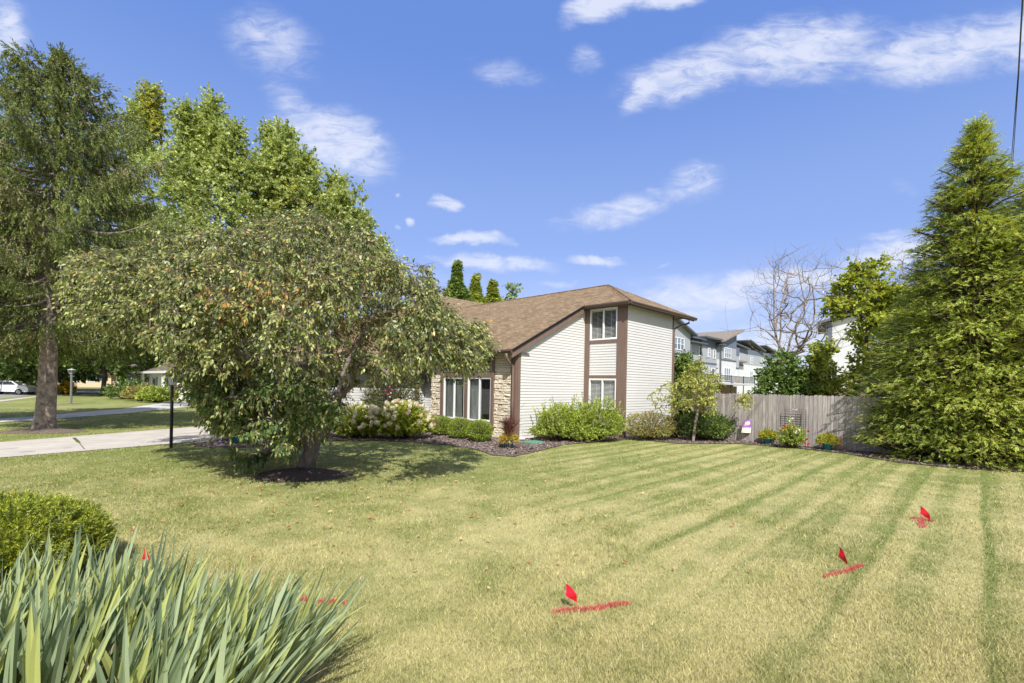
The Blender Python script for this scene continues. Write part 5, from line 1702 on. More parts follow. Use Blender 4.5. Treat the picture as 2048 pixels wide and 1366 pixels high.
def pot_with_flowers(px, py, label, seed, foliage, size, spikes, bl, mat_pot=M_teal):
    c = G(px, py); r = tag(empty("potted_plant", (c.x, c.y, .02)), label, "potted plant")
    flower_pot(r, .17, .24, mat_pot)
    rng = np.random.default_rng(seed)
    d = sphere_dirs(rng, 260, -.35); tp = d * np.array([size, size, size * .75]) + np.array([0, 0, .30]); tp[:, 2] = np.maximum(tp[:, 2], .1)
    V2, A2 = twigs(rng, tp, nrm(d + [0, 0, .2]), .14, 6, .055, .034); np_mesh('foliage', V2, 4, foliage, r, A2)
    if spikes:
        Q, A, _ = blades(rng, (0, 0, .25), 26, size * 1.7, .018, .7, .4); np_mesh('spikes', Q, 4, MATS["burgundy_blade"], r, A)
    for pts, m_ in bl: blooms(r, pts, .042, m_, seed + 1)
    return r
M_lime = leafmat("lime_leaf", (0.30, 0.33, 0.03), (0.56, 0.55, 0.09), trans=.35)
pot_with_flowers(1535, 889, "teal pot with lime foliage and dark spiky leaves, left of the trellis", 180, M_lime, .30, True, [])
pot_with_flowers(1655, 901, "teal pot with yellow foliage and orange flowers, right of the trellis", 182, M_lime, .33, True, [([(.28, -.2, .34), (.36, -.12, .42), (.33, -.15, .25), (.42, .0, .3), (.25, -.26, .22)], M_orange)])
pot_with_flowers(476, 888, "teal pot with yellow foliage and pink and violet petunias near the rose bush", 184, M_lime, .38, False,
                 [([(.02, -.36, .50), (.12, -.34, .56), (.2, -.3, .60), (-.08, -.36, .44), (.05, -.2, .66)], M_pink), ([(-.38, -.25, .14), (-.3, -.3, .06), (-.22, -.36, .36), (-.02, -.4, .18)], M_violet)])
c = G(1590, 898)
rb_ = shrub("rose_bush", "rose bush with red and white blooms growing up the black trellis", (c.x, c.y + .22), .5, .33, .82, 430, (.05, .034), M_lime if False else leafmat("rose_lime", (.14, .2, .025), (.40, .46, .09), trans=.35), 190, tl=.2, nper=7, cat="rose bush", shoots=7, shoot_h=(.25, .6))
blooms(rb_, [(-.42, -.28, .80), (-.30, -.28, .74), (-.45, -.26, .70), (-.08, -.28, .74), (.34, -.33, .36), (.28, -.33, .22), (.40, -.3, .18), (.46, -.26, .2), (.46, -.2, .62)], .05, M_red, 191)
blooms(rb_, [(-.05, .0, 1.02), (.02, .0, 1.04), (-.15, -.1, .95), (.12, -.25, .66), (-.02, -.3, .62), (.04, .0, 1.36), (.15, 0, 1.35), (-.04, -.3, .56)], .045, M_whitep, 192)

# ---- iris clumps in the foreground
M_iris = leafmat("iris_leaf", (0.10, 0.14, 0.085), (0.34, 0.39, 0.235), alt=(0.46, 0.50, 0.17), altf=.26, trans=.30, rough=.36, spec=.5)
M_dead = leafmat("dead_blade", (.30, .22, .14), (.50, .40, .28), trans=.2)
def iris(label, spots, L, seed, bias, dead=30):
    rng = np.random.default_rng(seed)
    c0 = np.mean(np.array(spots), axis=0); r = tag(empty("iris_clump", (c0[0], c0[1], 0)), label, "iris", "iris clumps in the foreground")
    Qs, As = [], []
    for (x, y) in spots:
        n = rng.integers(7, 11); fa = rng.uniform(0, 3.14)     # a flat fan of sword leaves
        ln = rng.normal(0, .22, n) ; 
        k = np.linspace(-1, 1, n)
        hd = np.array([math.cos(fa), math.sin(fa)])
        for i in range(n):
            LL = L * rng.uniform(.72, 1.08) * (1 - .18 * abs(k[i])); seg = 7
            t = np.linspace(0, 1, seg + 1)
            dirx = hd * (k[i] * .26) + np.array(bias) * rng.uniform(.5, 1.4) + rng.normal(0, .07, 2)
            bend = np.array(bias) * rng.uniform(0, .35) + rng.normal(0, .06, 2)
            if rng.random() < .015: bend = bend + dirx * rng.uniform(.8, 1.4)
            p = np.stack([x + hd[0] * k[i] * .04 - c0[0] + LL * (dirx[0] * t + bend[0] * t ** 2.4), y + hd[1] * k[i] * .04 - c0[1] + LL * (dirx[1] * t + bend[1] * t ** 2.4),
                          LL * (t * math.sqrt(max(.2, 1 - dirx @ dirx)) - .35 * t ** 3 * math.hypot(*bend))], 1)
            w = rng.uniform(.024, .050) * np.interp(t, [0, .2, .6, .85, 1], [.7, 1, .95, .55, .02])
            ta = fa + rng.normal(0, .35)
            s = np.array([math.cos(ta), math.sin(ta), 0]); nrm_ = np.array([-math.sin(ta), math.cos(ta), 0])
            lo_ = p - s * w[:, None] / 2; hi_ = p + s * w[:, None] / 2; md = p + nrm_ * (w * .13)[:, None]
            Qs.append(np.stack([lo_[:-1], md[:-1], md[1:], lo_[1:]], 1).reshape(-1, 3)); Qs.append(np.stack([md[:-1], hi_[:-1], hi_[1:], md[1:]], 1).reshape(-1, 3))
            a = np.tile(rng.random(3), (seg, 1)); As += [a, a]
    np_mesh('leaves', np.concatenate(Qs), 4, M_iris, r, np.concatenate(As))
    sp = np.array(spots); Qd, Ad = [], []
    for _ in range(dead):
        x, y = sp[rng.integers(len(sp))] + rng.normal(0, .06, 2) - c0
        q, a, _p = blades(rng, (x, y, 0), 5, .5, .012, .8, 1.3, base_r=.05); Qd.append(q); Ad.append(a)
    np_mesh('dead_leaves', np.concatenate(Qd), 4, M_dead, r, np.concatenate(Ad))
rng = np.random.default_rng(200)
def scatter(n, x0, x1, y0, y1, seed, mind=.085):
    r = np.random.default_rng(seed); out = []
    tries = 0
    while len(out) < n and tries < 20000:
        tries += 1
        p = (r.uniform(x0, x1), r.uniform(y0, y1))
        if all((p[0] - q[0]) ** 2 + (p[1] - q[1]) ** 2 > mind ** 2 for q in out): out.append(p)
    return out
iris("broad blue-green iris clump in the bottom left corner", scatter(60, -3.45, -2.35, 2.45, 3.45, 201), .98, 202, (.10, .05))
iris("iris clump leaning right, reaching over the lawn in the foreground", scatter(58, -2.15, -1.38, 2.45, 3.05, 203), .92, 204, (.32, .08))
iris("short iris clump between the two large ones, mixed with dry leaves", scatter(26, -2.5, -1.9, 2.75, 3.45, 205), .72, 206, (.16, .05), dead=150)
# ------------------------------------------------------------------ fence
FB0, FB1 = Vector((7.55, 20.05, 0)), Vector((13.7, 14.1, 0))
fd = (FB1 - FB0).normalized(); FL = (FB1 - FB0).length
M_fence = surf("weathered_boards", (0.48, 0.435, 0.40), col2=(0.23, 0.20, 0.185), rough=0.9, scale=2.4, stretch=(9, 9, 0.7), bump=0.5, bscale=9, island=0.30, detail=9)
fe = empty("fence", FB0, math.atan2(fd.y, fd.x))
tag(fe, "weathered grey wooden privacy fence with clipped board tops running right from the house", "fence")
rf_ = random.Random(12)
mb = MB(); x = 0.0
while x < FL:
    w = rf_.choice([.14, .14, .14, .10]) ; h = 1.86 + rf_.uniform(-.02, .02) + (0.04 if x < .9 else 0); t = rf_.uniform(-.006, .006)
    a, b_ = x + .0045, x + w - .0045; c_ = .03
    pts = [(a, 0.03), (b_, 0.03), (b_, h - c_), (b_ - c_, h), (a + c_, h), (a, h - c_)]
    fr = [Vector((p, t, q)) for p, q in pts]; bk = [Vector((p, t + .018, q)) for p, q in pts]
    mb.poly(fr); mb.poly(bk[::-1])
    for i in range(6):
        j = (i + 1) % 6; mb.poly([fr[j], fr[i], bk[i], bk[j]])
    x += w
mb.build("boards", M_fence, fe)
for z in (.35, .95, 1.55):
    mb = MB(); mb.box(0, FL, .03, .07, z, z + .09); mb.build("rail", M_fence, fe)
x = 0.05
while x < FL:
    mb = MB(); mb.box(x, x + .09, .075, .165, 0, 1.8); mb.build("post", M_fence, fe); x += 2.4

# black wire trellises standing in front of the boards
def fence_pt(px, off):
    """point on the line of the fence seen at px, moved off metres towards the lawn"""
    dx = (px - 1024) / F
    # FB0 + fd*t : x = dx*y
    t = (dx * FB0.y - FB0.x) / (fd.x - dx * fd.y)
    p = FB0 + fd * t; nv = Vector((fd.y, -fd.x, 0))
    if nv.y > 0: nv = -nv
    return p + nv * off
def trellis(px0, px1, ztop, off, nx, nz, label):
    a, b_ = fence_pt(px0, off), fence_pt(px1, off); w = (b_ - a).length
    r = tag(empty("trellis", a, math.atan2((b_ - a).y, (b_ - a).x)), label, "trellis", "black wire trellises at the fence")
    mb = MB(); mb.tube([(0, 0, 0), (0, 0, ztop), (w, 0, ztop), (w, 0, 0)], .009, 6); mb.build("frame", M_black, r)
    mb = MB()
    for i in range(1, nx): mb.tube([(w * i / nx, 0, .25), (w * i / nx, 0, ztop)], .004, 5)
    for i in range(nz): z = .3 + (ztop - .3) * i / nz; mb.tube([(0, .004, z), (w, .004, z)], .004, 5)
    mb.build("wires", M_black, r)
trellis(1574, 1615, 1.34, .16, 5, 12, "taller rear wire trellis against the grey fence")
trellis(1568, 1608, 1.17, .42, 4, 10, "shorter front wire trellis behind the red and white roses")

# garden flag on a wire stand
c = G(1485, 884)
M_purple = surf("purple_cloth", (0.30, 0.13, 0.42), rough=.8, var=.08, scale=5)
M_cream = surf("cream_cloth", (0.78, 0.74, 0.62), rough=.8, var=.04, scale=5)
M_gold = surf("pale_gold_print", (0.84, 0.78, 0.46), rough=.8, var=.03, scale=5)
M_tan = surf("tan_print", (0.66, 0.50, 0.30), rough=.8, var=.05, scale=5)
M_greym = surf("grey_wire", (0.35, 0.35, 0.36), rough=.4, metallic=.6)
gf = tag(empty("garden_flag", (c.x, c.y, 0), math.radians(-8)), "small purple and cream garden flag with a ball emblem, standing in front of the fence", "garden flag")
mb = MB(); mb.tube([(0, 0, 0), (0, 0, .86), (.36, 0, .85)], .006, 6); mb.build("stand", M_greym, gf)
def cloth(z0, z1, mat, name, yoff=0.0, x0=.02, x1=.35):
    mb = MB(); n = 8
    sh = lambda x, z: (x - (.86 - z) * .13, -.004 + yoff + .012 * math.sin(x * 14 + z * 5), z)
    for i in range(n):
        a, b_ = x0 + (x1 - x0) * i / n, x0 + (x1 - x0) * (i + 1) / n
        for j in range(4):
            c0, c1 = z0 + (z1 - z0) * j / 4, z0 + (z1 - z0) * (j + 1) / 4
            mb.poly([sh(a, c0), sh(b_, c0), sh(b_, c1), sh(a, c1)])
    return mb.build(name, mat, gf)
fsh = lambda x, z, y=-.012: (x - (.86 - z) * .13, y + .012 * math.sin(x * 14 + z * 5), z)
fl = cloth(.56, .845, M_purple, "flag_cloth")
cloth(.36, .56, M_cream, "lower_panel")
def decal(polys, mat, name, y):
    mb = MB()
    for p in polys: mb.poly([fsh(a, b_, y) for a, b_ in p])
    mb.build(name, mat, fl)
ball = [(.215 + .066 * math.cos(k * math.pi / 12), .735 + .066 * math.sin(k * math.pi / 12)) for k in range(24)]
decal([ball], M_gold, "ball_emblem", -.0075)
st = []
for i, z in enumerate((.775, .745, .715, .685)):
    x0 = .10 - i * .006; st.append([(x0, z), (.16, z), (.16, z + .013), (x0 + .004, z + .013)])
st.append([(.085, .635), (.10, .635), (.118, .79), (.104, .79)])
st.append([(.085, .628), (.16, .628), (.16, .640), (.085, .640)])
st.append([(.13, .66), (.24, .66), (.22, .672), (.13, .672)])
decal(st, M_gold, "stripe_emblem", -.0085)
decal([[(.06, .50), (.29, .50), (.29, .575), (.06, .575)]], M_purple, "purple_block", -.0065)
decal([[(.03, .40), (.33, .40), (.33, .455), (.03, .455)]], surf("pale_print", (.70, .60, .40), rough=.8), "print_band", -.0065)

# green buried-tank lid beside the corner
c = G(1052, 888)
mb = MB(); rl = Matrix.Translation((c.x + .25, c.y + .1, .02)) @ Matrix.Rotation(HRZ, 4, 'Z')
mb.box(-.32, .32, -.22, .22, 0, .05, M=rl); mb.box(-.29, .29, -.19, .19, .05, .068, M=rl)
for k in range(5): mb.box(-.26, .26, -.16 + k * .075, -.145 + k * .075, .068, .078, M=rl)
tag(mb.build("utility_lid", surf("green_plastic", (0.13, 0.30, 0.22), rough=.5, var=.1), bevel=.01), "flat green plastic utility lid in the mulch beside the fountain grass pot", "utility lid")
# pale downspout splash stone
c = G(1037, 880)
mb = MB(); rl = Matrix.Translation((c.x + .0, c.y + .0, .02)) @ Matrix.Rotation(HRZ, 4, 'Z') @ Matrix.Rotation(.12, 4, 'X')
mb.box(-.14, .14, -.2, .2, 0, .06, M=rl); mb.box(-.14, -.11, -.2, .2, .06, .09, M=rl); mb.box(.11, .14, -.2, .2, .06, .09, M=rl)
tag(mb.build("splash_block", surf("splash_stone", (.6, .58, .54), rough=.9, var=.1), bevel=.008), "pale splash block under the corner downspout", "splash block")
# white stone figure base and small rock in the mulch
for (px, py, s, lab) in [(516, 886, .13, "small white rock in the mulch below the front tree's lowest leaves"), (505, 887, .09, "grey rock beside the small white rock in the mulch")]:
    c = G(px, py); rg = random.Random(px); bm_pts = MB()
    nlat, nlon = 7, 10
    rows = [[Vector((c.x + s * math.sin(math.pi * i / nlat) * math.cos(6.283 * k / nlon) * (1 + .15 * math.sin(3 * k + i)), c.y + s * .8 * math.sin(math.pi * i / nlat) * math.sin(6.283 * k / nlon), .02 + s * .6 * (1 - math.cos(math.pi * i / nlat)) / 1.2)) for k in range(nlon)] for i in range(nlat + 1)]
    for i in range(nlat):
        for k in range(nlon): bm_pts.poly([rows[i][k], rows[i][(k + 1) % nlon], rows[i + 1][(k + 1) % nlon], rows[i + 1][k]])
    tag(bm_pts.build("rock", surf("white_rock" if s > .1 else "grey_rock", (.66, .65, .62) if s > .1 else (.36, .35, .33), rough=.9, var=.2, scale=9)), lab, "rock")
# garden chair near the entry: round-backed metal chair
c = hw(-1.3, 5.2)
gc = tag(empty("garden_chair", c, HRZ + 2.5), "silver scroll-backed metal garden chair beside the left edge of the stone front", "chair")
M_sil = surf("grey_metal", (.30, .30, .31), rough=.4, metallic=.7)
mb = MB(); mb.lathe([(.001, .44), (.22, .44), (.23, .455), (.001, .465)], n=20); mb.build("seat", M_sil, gc)
for sx in (-1, 1):
    for sy in (-1, 1):
        mb = MB(); mb.tube([(sx * .15, sy * .15, .44), (sx * .19, sy * .19, .2), (sx * .21, sy * .21, 0)], .011, 6); mb.build("leg", M_sil, gc)
mb = MB()
arc = [(-.2, .19, .44), (-.23, .24, .68)] + [(.23 * math.cos(math.pi - k * math.pi / 10), .25, .72 + .22 * math.sin(k * math.pi / 10)) for k in range(11)] + [(.23, .24, .68), (.2, .19, .44)]
mb.tube(arc, .011, 6)
for q in (-.11, 0, .11):
    mb.tube([(q, .2, .44), (q + .03, .24, .6), (q - .03, .245, .75), (q * .8, .25, .88)], .008, 6)
mb.build("backrest", M_sil, gc)

# ------------------------------------------------------------------ lamp posts
def lamp_post(c, h, label, mpost, s=1.0, mlant=None):
    r = tag(empty("lamp_post", (c.x, c.y, 0)), label, "lamp post", "lamp posts by the driveways")
    mb = MB(); mb.lathe([(.042 * s, 0), (.042 * s, h - .38), (.052 * s, h - .37), (.052 * s, h - .34), (.02 * s, h - .33), (.02 * s, h - .30)], n=14); mb.build("post", mpost, r, smooth=False)
    ml = mlant or mpost
    mb = MB(); mb.tube([(-.13 * s, 0, h - .52), (.13 * s, 0, h - .52)], .008, 6)
    mb.build("ladder_rest", ml, r)
    mb = MB(); w0, w1 = .055 * s, .095 * s; z0, z1 = h - .30, h - .06
    mb.box(-w0 - .01, w0 + .01, -w0 - .01, w0 + .01, z0 - .02, z0)
    for sx in (-1, 1):
        for sy in (-1, 1): mb.tube([(sx * w0, sy * w0, z0), (sx * w1, sy * w1, z1)], .006, 5)
    mb.box(-w1 - .015, w1 + .015, -w1 - .015, w1 + .015, z1, z1 + .012)
    q = w1 + .015; top = (0, 0, z1 + .10)
    for a, b_ in (((-q, -q), (q, -q)), ((q, -q), (q, q)), ((q, q), (-q, q)), ((-q, q), (-q, -q))): mb.poly([(a[0], a[1], z1 + .013), (b_[0], b_[1], z1 + .013), top])
    mb.tube([(0, 0, z1 + .09), (0, 0, z1 + .14)], .008, 6)
    lan = mb.build("lantern", ml, r)
    mb = MB()
    w0 -= .003; w1 -= .003
    for a, b_ in (((-1, -1), (1, -1)), ((1, -1), (1, 1)), ((1, 1), (-1, 1)), ((-1, 1), (-1, -1))):
        mb.poly([(a[0] * w0, a[1] * w0, z0 + .002), (b_[0] * w0, b_[1] * w0, z0 + .002), (b_[0] * w1, b_[1] * w1, z1 - .002), (a[0] * w1, a[1] * w1, z1 - .002)])
    mb.build("pane", M_glass, lan)
    return r
lamp_post(G(342, 896), 2.12, "black lamp post with a glass lantern standing on the lawn beside the near driveway", M_black)
lamp_post(LAMP2, 2.55, "grey lamp post in a small mulch ring on the neighbour's lawn", surf("grey_post", (.17, .18, .17), rough=.5), s=1.7, mlant=surf("pale_lantern", (.5, .5, .5), rough=.4))

# ------------------------------------------------------------------ red marking flags and sprayed marks on the grass
M_flag = surf("red_vinyl", (0.66, 0.012, 0.03), rough=.35, var=.06, scale=20)
M_spray = leafmat("sprayed_grass", (0.52, 0.06, 0.07), (0.66, 0.20, 0.17), trans=.15, rough=.7)
def utility_flag(px, py_top, Yb, label, turn, droop, w=.125, h=.105):
    p = D(px, py_top, Yb); z = p.z
    r = tag(empty("marking_flag", (p.x, Yb, 0)), label, "marking flag", "red marking flags on the lawn")
    mb = MB(); mb.tube([(0, 0, 0), (.004, 0, z * .6), (0, 0, z)], .0018, 5); mb.build("wire", M_greym, r)
    mb = MB(); n = 6; cs, sn = math.cos(turn), math.sin(turn)
    def P_(i, j):
        a, b_ = i / n, j / 4
        out = w * a * (1 - .35 * droop * a); dz = -droop * w * a * 1.0
        wav = .012 * math.sin(a * 5 + j)
        return (out * cs - wav * sn, out * sn + wav * cs, z - b_ * h * (1 - .15 * a) + dz)
    for i in range(n):
        for j in range(4): mb.poly([P_(i, j), P_(i + 1, j), P_(i + 1, j + 1), P_(i, j + 1)])
    mb.build("flag", M_flag, r, smooth=True)
utility_flag(1132, 1167, 4.28, "largest red marking flag, beside the long red sprayed line at the bottom", -.3, .62)
utility_flag(1678, 1093, 5.30, "narrow red marking flag above the slanting red sprayed line on the right", -1.25, .75, w=.12)
utility_flag(1841, 1012, 6.75, "red marking flag farthest back, beside the red sprayed cross", -.9, .7, w=.14)
utility_flag(286, 1096, 4.75, "red marking flag half hidden behind the iris leaves", -.4, .25, w=.1)
def spray_mark(lines, label, seed, n=900):
    rng = np.random.default_rng(seed); pts = []
    for (x0, y0, x1, y1, wd, m) in lines:
        a, b_ = G(x0, y0), G(x1, y1); t = rng.random(m); d = (b_ - a); s = Vector((-d.y, d.x, 0)).normalized()
        o = rng.normal(0, wd / 2, m) * (0.6 + .4 * np.sin(t * 3.1)) + .012 * np.sin(t * 9)
        pts.append(np.stack([a.x + d.x * t + s.x * o, a.y + d.y * t + s.y * o], 1))
    P = np.concatenate(pts); m = len(P); X, Y = P[:, 0], P[:, 1]
    an = rng.uniform(0, 6.28, m); w = .008 * rng.uniform(.6, 1.4, m); h = rng.uniform(.018, .050, m)
    lx, ly = rng.normal(0, .5, m) * h, rng.normal(0, .5, m) * h; dx, dy = np.cos(an) * w / 2, np.sin(an) * w / 2
    V = np.stack([np.stack([X - dx, Y - dy, 0 * X], 1), np.stack([X + dx, Y + dy, 0 * X], 1), np.stack([X + lx, Y + ly, h], 1)], 1)
    o = V.reshape(-1, 3).mean(0); o[2] = 0
    ob = np_mesh("paint_mark", V.reshape(-1, 3) - o, 3, M_spray, attr=rng.random((m, 3))); ob.location = tuple(o)
    tag(ob, label, "paint mark", "red paint marks on the grass")
spray_mark([(1105, 1228, 1258, 1210, .030, 1350)], "long red line sprayed on the grass below the largest marking flag", 301)
spray_mark([(1650, 1157, 1726, 1133, .024, 820)], "slanting red line sprayed on the grass at the narrow flag", 302)
spray_mark([(1822, 1037, 1866, 1044, .022, 420), (1844, 1036, 1842, 1056, .05, 620)], "red cross sprayed on the grass under the farthest flag", 303)
spray_mark([(560, 1196, 690, 1209, .024, 820)], "red line sprayed on the grass partly covered by the iris tips", 304)

# ------------------------------------------------------------------ overhead wires
M_wire = surf("wire_sheath", (.02, .02, .022), rough=.5)
def wire(p0, p1, p2, sag, label, r=.011):
    mb = MB(); pts = []
    for a, b_ in ((p0, p1), (p1, p2)):
        for i in range(9): pts.append(a.lerp(b_, i / 9))
    pts.append(p2)
    mb.tube(pts, r, 6); tag(mb.build("overhead_wire", M_wire), label, "wire", "overhead wires")
wire(D(2048, -60, 9.5), D(2036, 150, 14), D(2004, 560, 34), 0, "left one of two black overhead wires coming down behind the tall arborvitae")
wire(D(2049, -60, 9.5), D(2037.5, 150, 14), D(2009, 565, 34), 0, "right one of two black overhead wires coming down behind the tall arborvitae")

# ------------------------------------------------------------------ townhouses beyond the fence
M_greyw = surf("grey_lap_siding", (0.34, 0.36, 0.39), rough=.6, var=.04, scale=1.0)
M_whitew = surf("white_lap_siding", (0.60, 0.605, 0.62), rough=.6, var=.03, scale=1.0)
M_slate = surf("slate_batten", (0.12, 0.145, 0.20), rough=.6, var=.06, scale=1.0)
M_fascia = surf("dark_fascia", (0.11, 0.12, 0.135), rough=.6, var=.06)
M_brick = surf("brown_brick", (0.26, 0.18, 0.145), rough=.9, var=.2, scale=6)
M_twroof = surf("taupe_shingle", (0.24, 0.20, 0.165), rough=.95, var=.15, scale=3)
TW0 = Vector((18.4, 58.4, 0))
def t_window(parent, x, z, w, h, lights=1, y=0.0, bl=.45):
    """framed window on the facade plane (local -y faces the viewer)"""
    mb = MB(); f = .09
    mb.box(x, x + w, y - .07, y + .02, z, z + f); mb.box(x, x + w, y - .07, y + .02, z + h - f, z + h)
    for k in range(lights + 1):
        q = x + (w - f) * k / lights; mb.box(q, q + f, y - .066, y + .02, z + f, z + h - f)
    mb.box(x + f, x + w - f, y - .05, y + .0, z + h * .48, z + h * .48 + .06)
    o = mb.build("window", M_white, parent)
    mb = MB(); mb.poly([(x + f, y - .02, z + f), (x + w - f, y - .02, z + f), (x + w - f, y - .02, z + h - f), (x + f, y - .02, z + h - f)]); mb.build("pane", M_tglass, o)
    mb = MB(); mb.poly([(x + f, y - .012, z + h * (1 - bl)), (x + w - f, y - .012, z + h * (1 - bl)), (x + w - f, y - .012, z + h - f), (x + f, y - .012, z + h - f)]); mb.build("blind", M_blind, o)
def tglass():
    m, n, l = new_mat("townhouse_glass")
    g = nd(n, 'ShaderNodeBsdfGlossy'); g.inputs['Roughness'].default_value = .03; g.inputs['Color'].default_value = (.8, .85, .9, 1)
    t = nd(n, 'ShaderNodeBsdfTransparent'); t.inputs[0].default_value = (.6, .65, .68, 1)
    ms = nd(n, 'ShaderNodeMixShader'); ms.inputs[0].default_value = .3; l.new(t.outputs[0], ms.inputs[1]); l.new(g.outputs[0], ms.inputs[2])
    o = nd(n, 'ShaderNodeOutputMaterial'); l.new(ms.outputs[0], o.inputs[0]); return m
M_tglass = tglass()
def shed(mb, x0, x1, y0, y1, zl, zr_, t=.22, mi=0):
    """sloping roof slab, height zl at x0 and zr_ at x1"""
    p = [(x0, y0, zl), (x1, y0, zr_), (x1, y1, zr_), (x0, y1, zl)]
    mb.slab(p, t, mi)
t1 = tag(empty("townhouse_row", TW0, HRZ), "grey and white townhouse row with slanted roofs and a long black balcony rail", "townhouses")
# local x runs away along the row, local -y faces the viewer
mb = MB(); mb.box(1.0, 7.6, 0, 10, 3.0, 9.3)
mb.poly([(1.0, 0, 9.3), (7.6, 0, 9.3), (1.0, 0, 11.3)]); mb.poly([(1.0, 10, 9.3), (7.6, 10, 9.3), (1.0, 10, 11.3)]); mb.poly([(1.0, 0, 9.3), (1.0, 10, 9.3), (1.0, 10, 11.3), (1.0, 0, 11.3)])
mb.box(7.6, 19, .9, 10, 3.0, 8.3); mb.box(1, 28, 1.6, 10, 0, 3.0)
mb.build("grey_wall", M_greyw, t1)
mb = MB(); mb.box(7.6, 19, .88, 10, 8.3, 9.35); mb.box(19.0, 25.4, .3, 10, 8.6, 9.2)
mb.poly([(19.0, .3, 9.2), (25.4, .3, 9.2), (25.4, .3, 11.4)]); mb.box(25.4, 28.5, .9, 10, 7.6, 9.0)
mb.build("batten_band", M_slate, t1)
mb = MB(); mb.box(19, 25.4, .32, 10, 6.6, 8.6); mb.box(25.4, 28.5, .92, 10, 5.6, 7.6); mb.build("grey_wall", M_greyw, t1)
mb = MB(); mb.box(19, 25.4, .32, 10, 2.9, 6.6); mb.box(25.4, 28.5, .92, 10, 2.9, 5.6); mb.build("white_wall", M_whitew, t1)
mb = MB(); mb.box(1, 7.5, -.012, .0, 3.0, 6.4); mb.build("white_wall", M_whitew, t1)
mb = MB(); mb.box(22, 28.5, 1.2, 1.58, 0, 2.6); mb.build("brick_base", M_brick, t1)
mb = MB(); shed(mb, .6, 8.4, -.7, 10.5, 11.5, 9.3); mb.build("roof", M_fascia, t1)
mb = MB(); shed(mb, 7.2, 13.2, .1, 10.5, 9.15, 9.15, .18); shed(mb, 12.8, 20.5, -.1, 10.5, 9.6, 9.6, .22); mb.build("roof", M_fascia, t1)
mb = MB(); shed(mb, 18.3, 26.6, -.5, 10.5, 9.35, 11.75, .2); mb.build("roof", M_twroof, t1)
mb = MB(); mb.box(7.8, 13, -.2, .9, 8.35, 8.5); mb.box(18.4, 19.6, -.3, .9, 8.7, 8.85); mb.build("canopy", M_fascia, t1)
for x in (7.5, 13.0, 18.9):
    mb = MB(); mb.box(x - .06, x + .06, .18 if x > 18 else .75, .30 if x > 18 else .87, 3.2, 9.1); mb.build("downpipe", M_fascia, t1)
mb = MB(); mb.box(9, 18.9, .84, .9, 5.75, 5.95); mb.box(1, 7.5, -.05, 0, 6.4, 6.6); mb.box(19, 25.4, .24, .31, 6.5, 6.7); mb.box(25.4, 28.5, .84, .91, 5.5, 5.7); mb.build("belt_course", M_fascia, t1)
t_window(t1, 2.7, 7.0, 3.0, 1.6, 3)
for x in (9.2, 12.4, 15.6, 17.6): t_window(t1, x, 6.75 - (.1 if x > 17 else 0), .75, 1.35, 1, y=.88)
t_window(t1, 8.6, 3.4, 2.4, 2.0, 3, y=.88); t_window(t1, 14.2, 3.2, 1.9, 2.1, 2, y=.88); t_window(t1, 17.0, 3.0, 1.2, 2.2, 1, y=.88, bl=.1)
t_window(t1, 20.4, 6.9, 2.6, 1.6, 3, y=.3); t_window(t1, 20.3, 3.4, 2.6, 2.0, 3, y=.3); t_window(t1, 25.9, 3.2, 1.2, 2.0, 1, y=.9)
mb = MB(); mb.box(7.6, 28.6, -1.6, 1.6, 2.75, 3.0); mb.build("balcony_floor", surf("balcony_slab", (.5, .5, .52), rough=.7), t1)
rl_ = MB(); rl_.box(7.6, 28.6, -1.58, -1.52, 4.0, 4.07); rl_.box(7.6, 28.6, -1.58, -1.52, 3.1, 3.15)
rl_.build("balcony_rail", M_black, t1)
mb = MB(); x = 7.7
while x < 28.5: mb.box(x, x + .035, -1.565, -1.535, 3.15, 4.0); x += .22
mb.build("balusters", M_black, t1)
for x in (7.7, 13, 18.2, 23.4, 28.5):
    mb = MB(); mb.box(x - .05, x + .05, -1.6, -1.5, 0, 4.15); mb.build("balcony_post", M_black, t1)
# chair on the balcony
gcb = tag(empty("balcony_chair", TW0 + AX * 23.6 + BX * -.6 + Vector((0, 0, 3.0)), HRZ), "tan folding chair standing on the townhouse balcony", "chair")
mb = MB(); mb.box(-.3, .3, -.25, .3, .42, .48); mb.build("seat", M_tan, gcb)
mb = MB(); mb.box(-.3, .3, .26, .32, .48, 1.05); mb.build("backrest", M_tan, gcb)
for sx in (-.27, .27):
    mb = MB(); mb.tube([(sx, -.22, 0), (sx, .25, .6)], .02, 5); mb.build("leg", M_tan, gcb)
    mb = MB(); mb.tube([(sx, .25, 0), (sx, -.22, .6)], .02, 5); mb.build("leg", M_tan, gcb)

t2 = tag(empty("townhouse_row", (45.0, 96, 0), HRZ), "farther townhouse block with dark slate top and white lower floors seen behind the leafless trees", "townhouses")
mb = MB(); mb.box(-6, 28, 0, 10, 0, 7.4); mb.build("white_wall", M_whitew, t2)
mb = MB(); mb.box(-6, 28, -.03, 10, 7.4, 9.6); mb.build("grey_wall", M_greyw, t2)
mb = MB(); mb.box(-6, 28, -.05, 10, 9.6, 10.6); mb.build("batten_band", M_slate, t2)
mb = MB(); shed(mb, -7, 6, -.8, 11, 11.6, 10.7); shed(mb, 6, 16, -.8, 11, 12.6, 10.9); shed(mb, 16, 29, -.8, 11, 12.2, 10.8); mb.build("roof", M_fascia, t2)
mb = MB(); mb.box(-2, 3.4, -1.0, 0, 7.6, 7.9); mb.build("canopy", M_twroof, t2)
mb = MB(); mb.box(-6, 4, -.06, 0, 6.9, 7.3); mb.build("band", M_slate, t2)
for x in (0, 8, 15, 22): t_window(t2, x, 4.2, 1.8, 1.9, 2); t_window(t2, x, 7.7, 1.6, 1.4, 2, y=-.03)

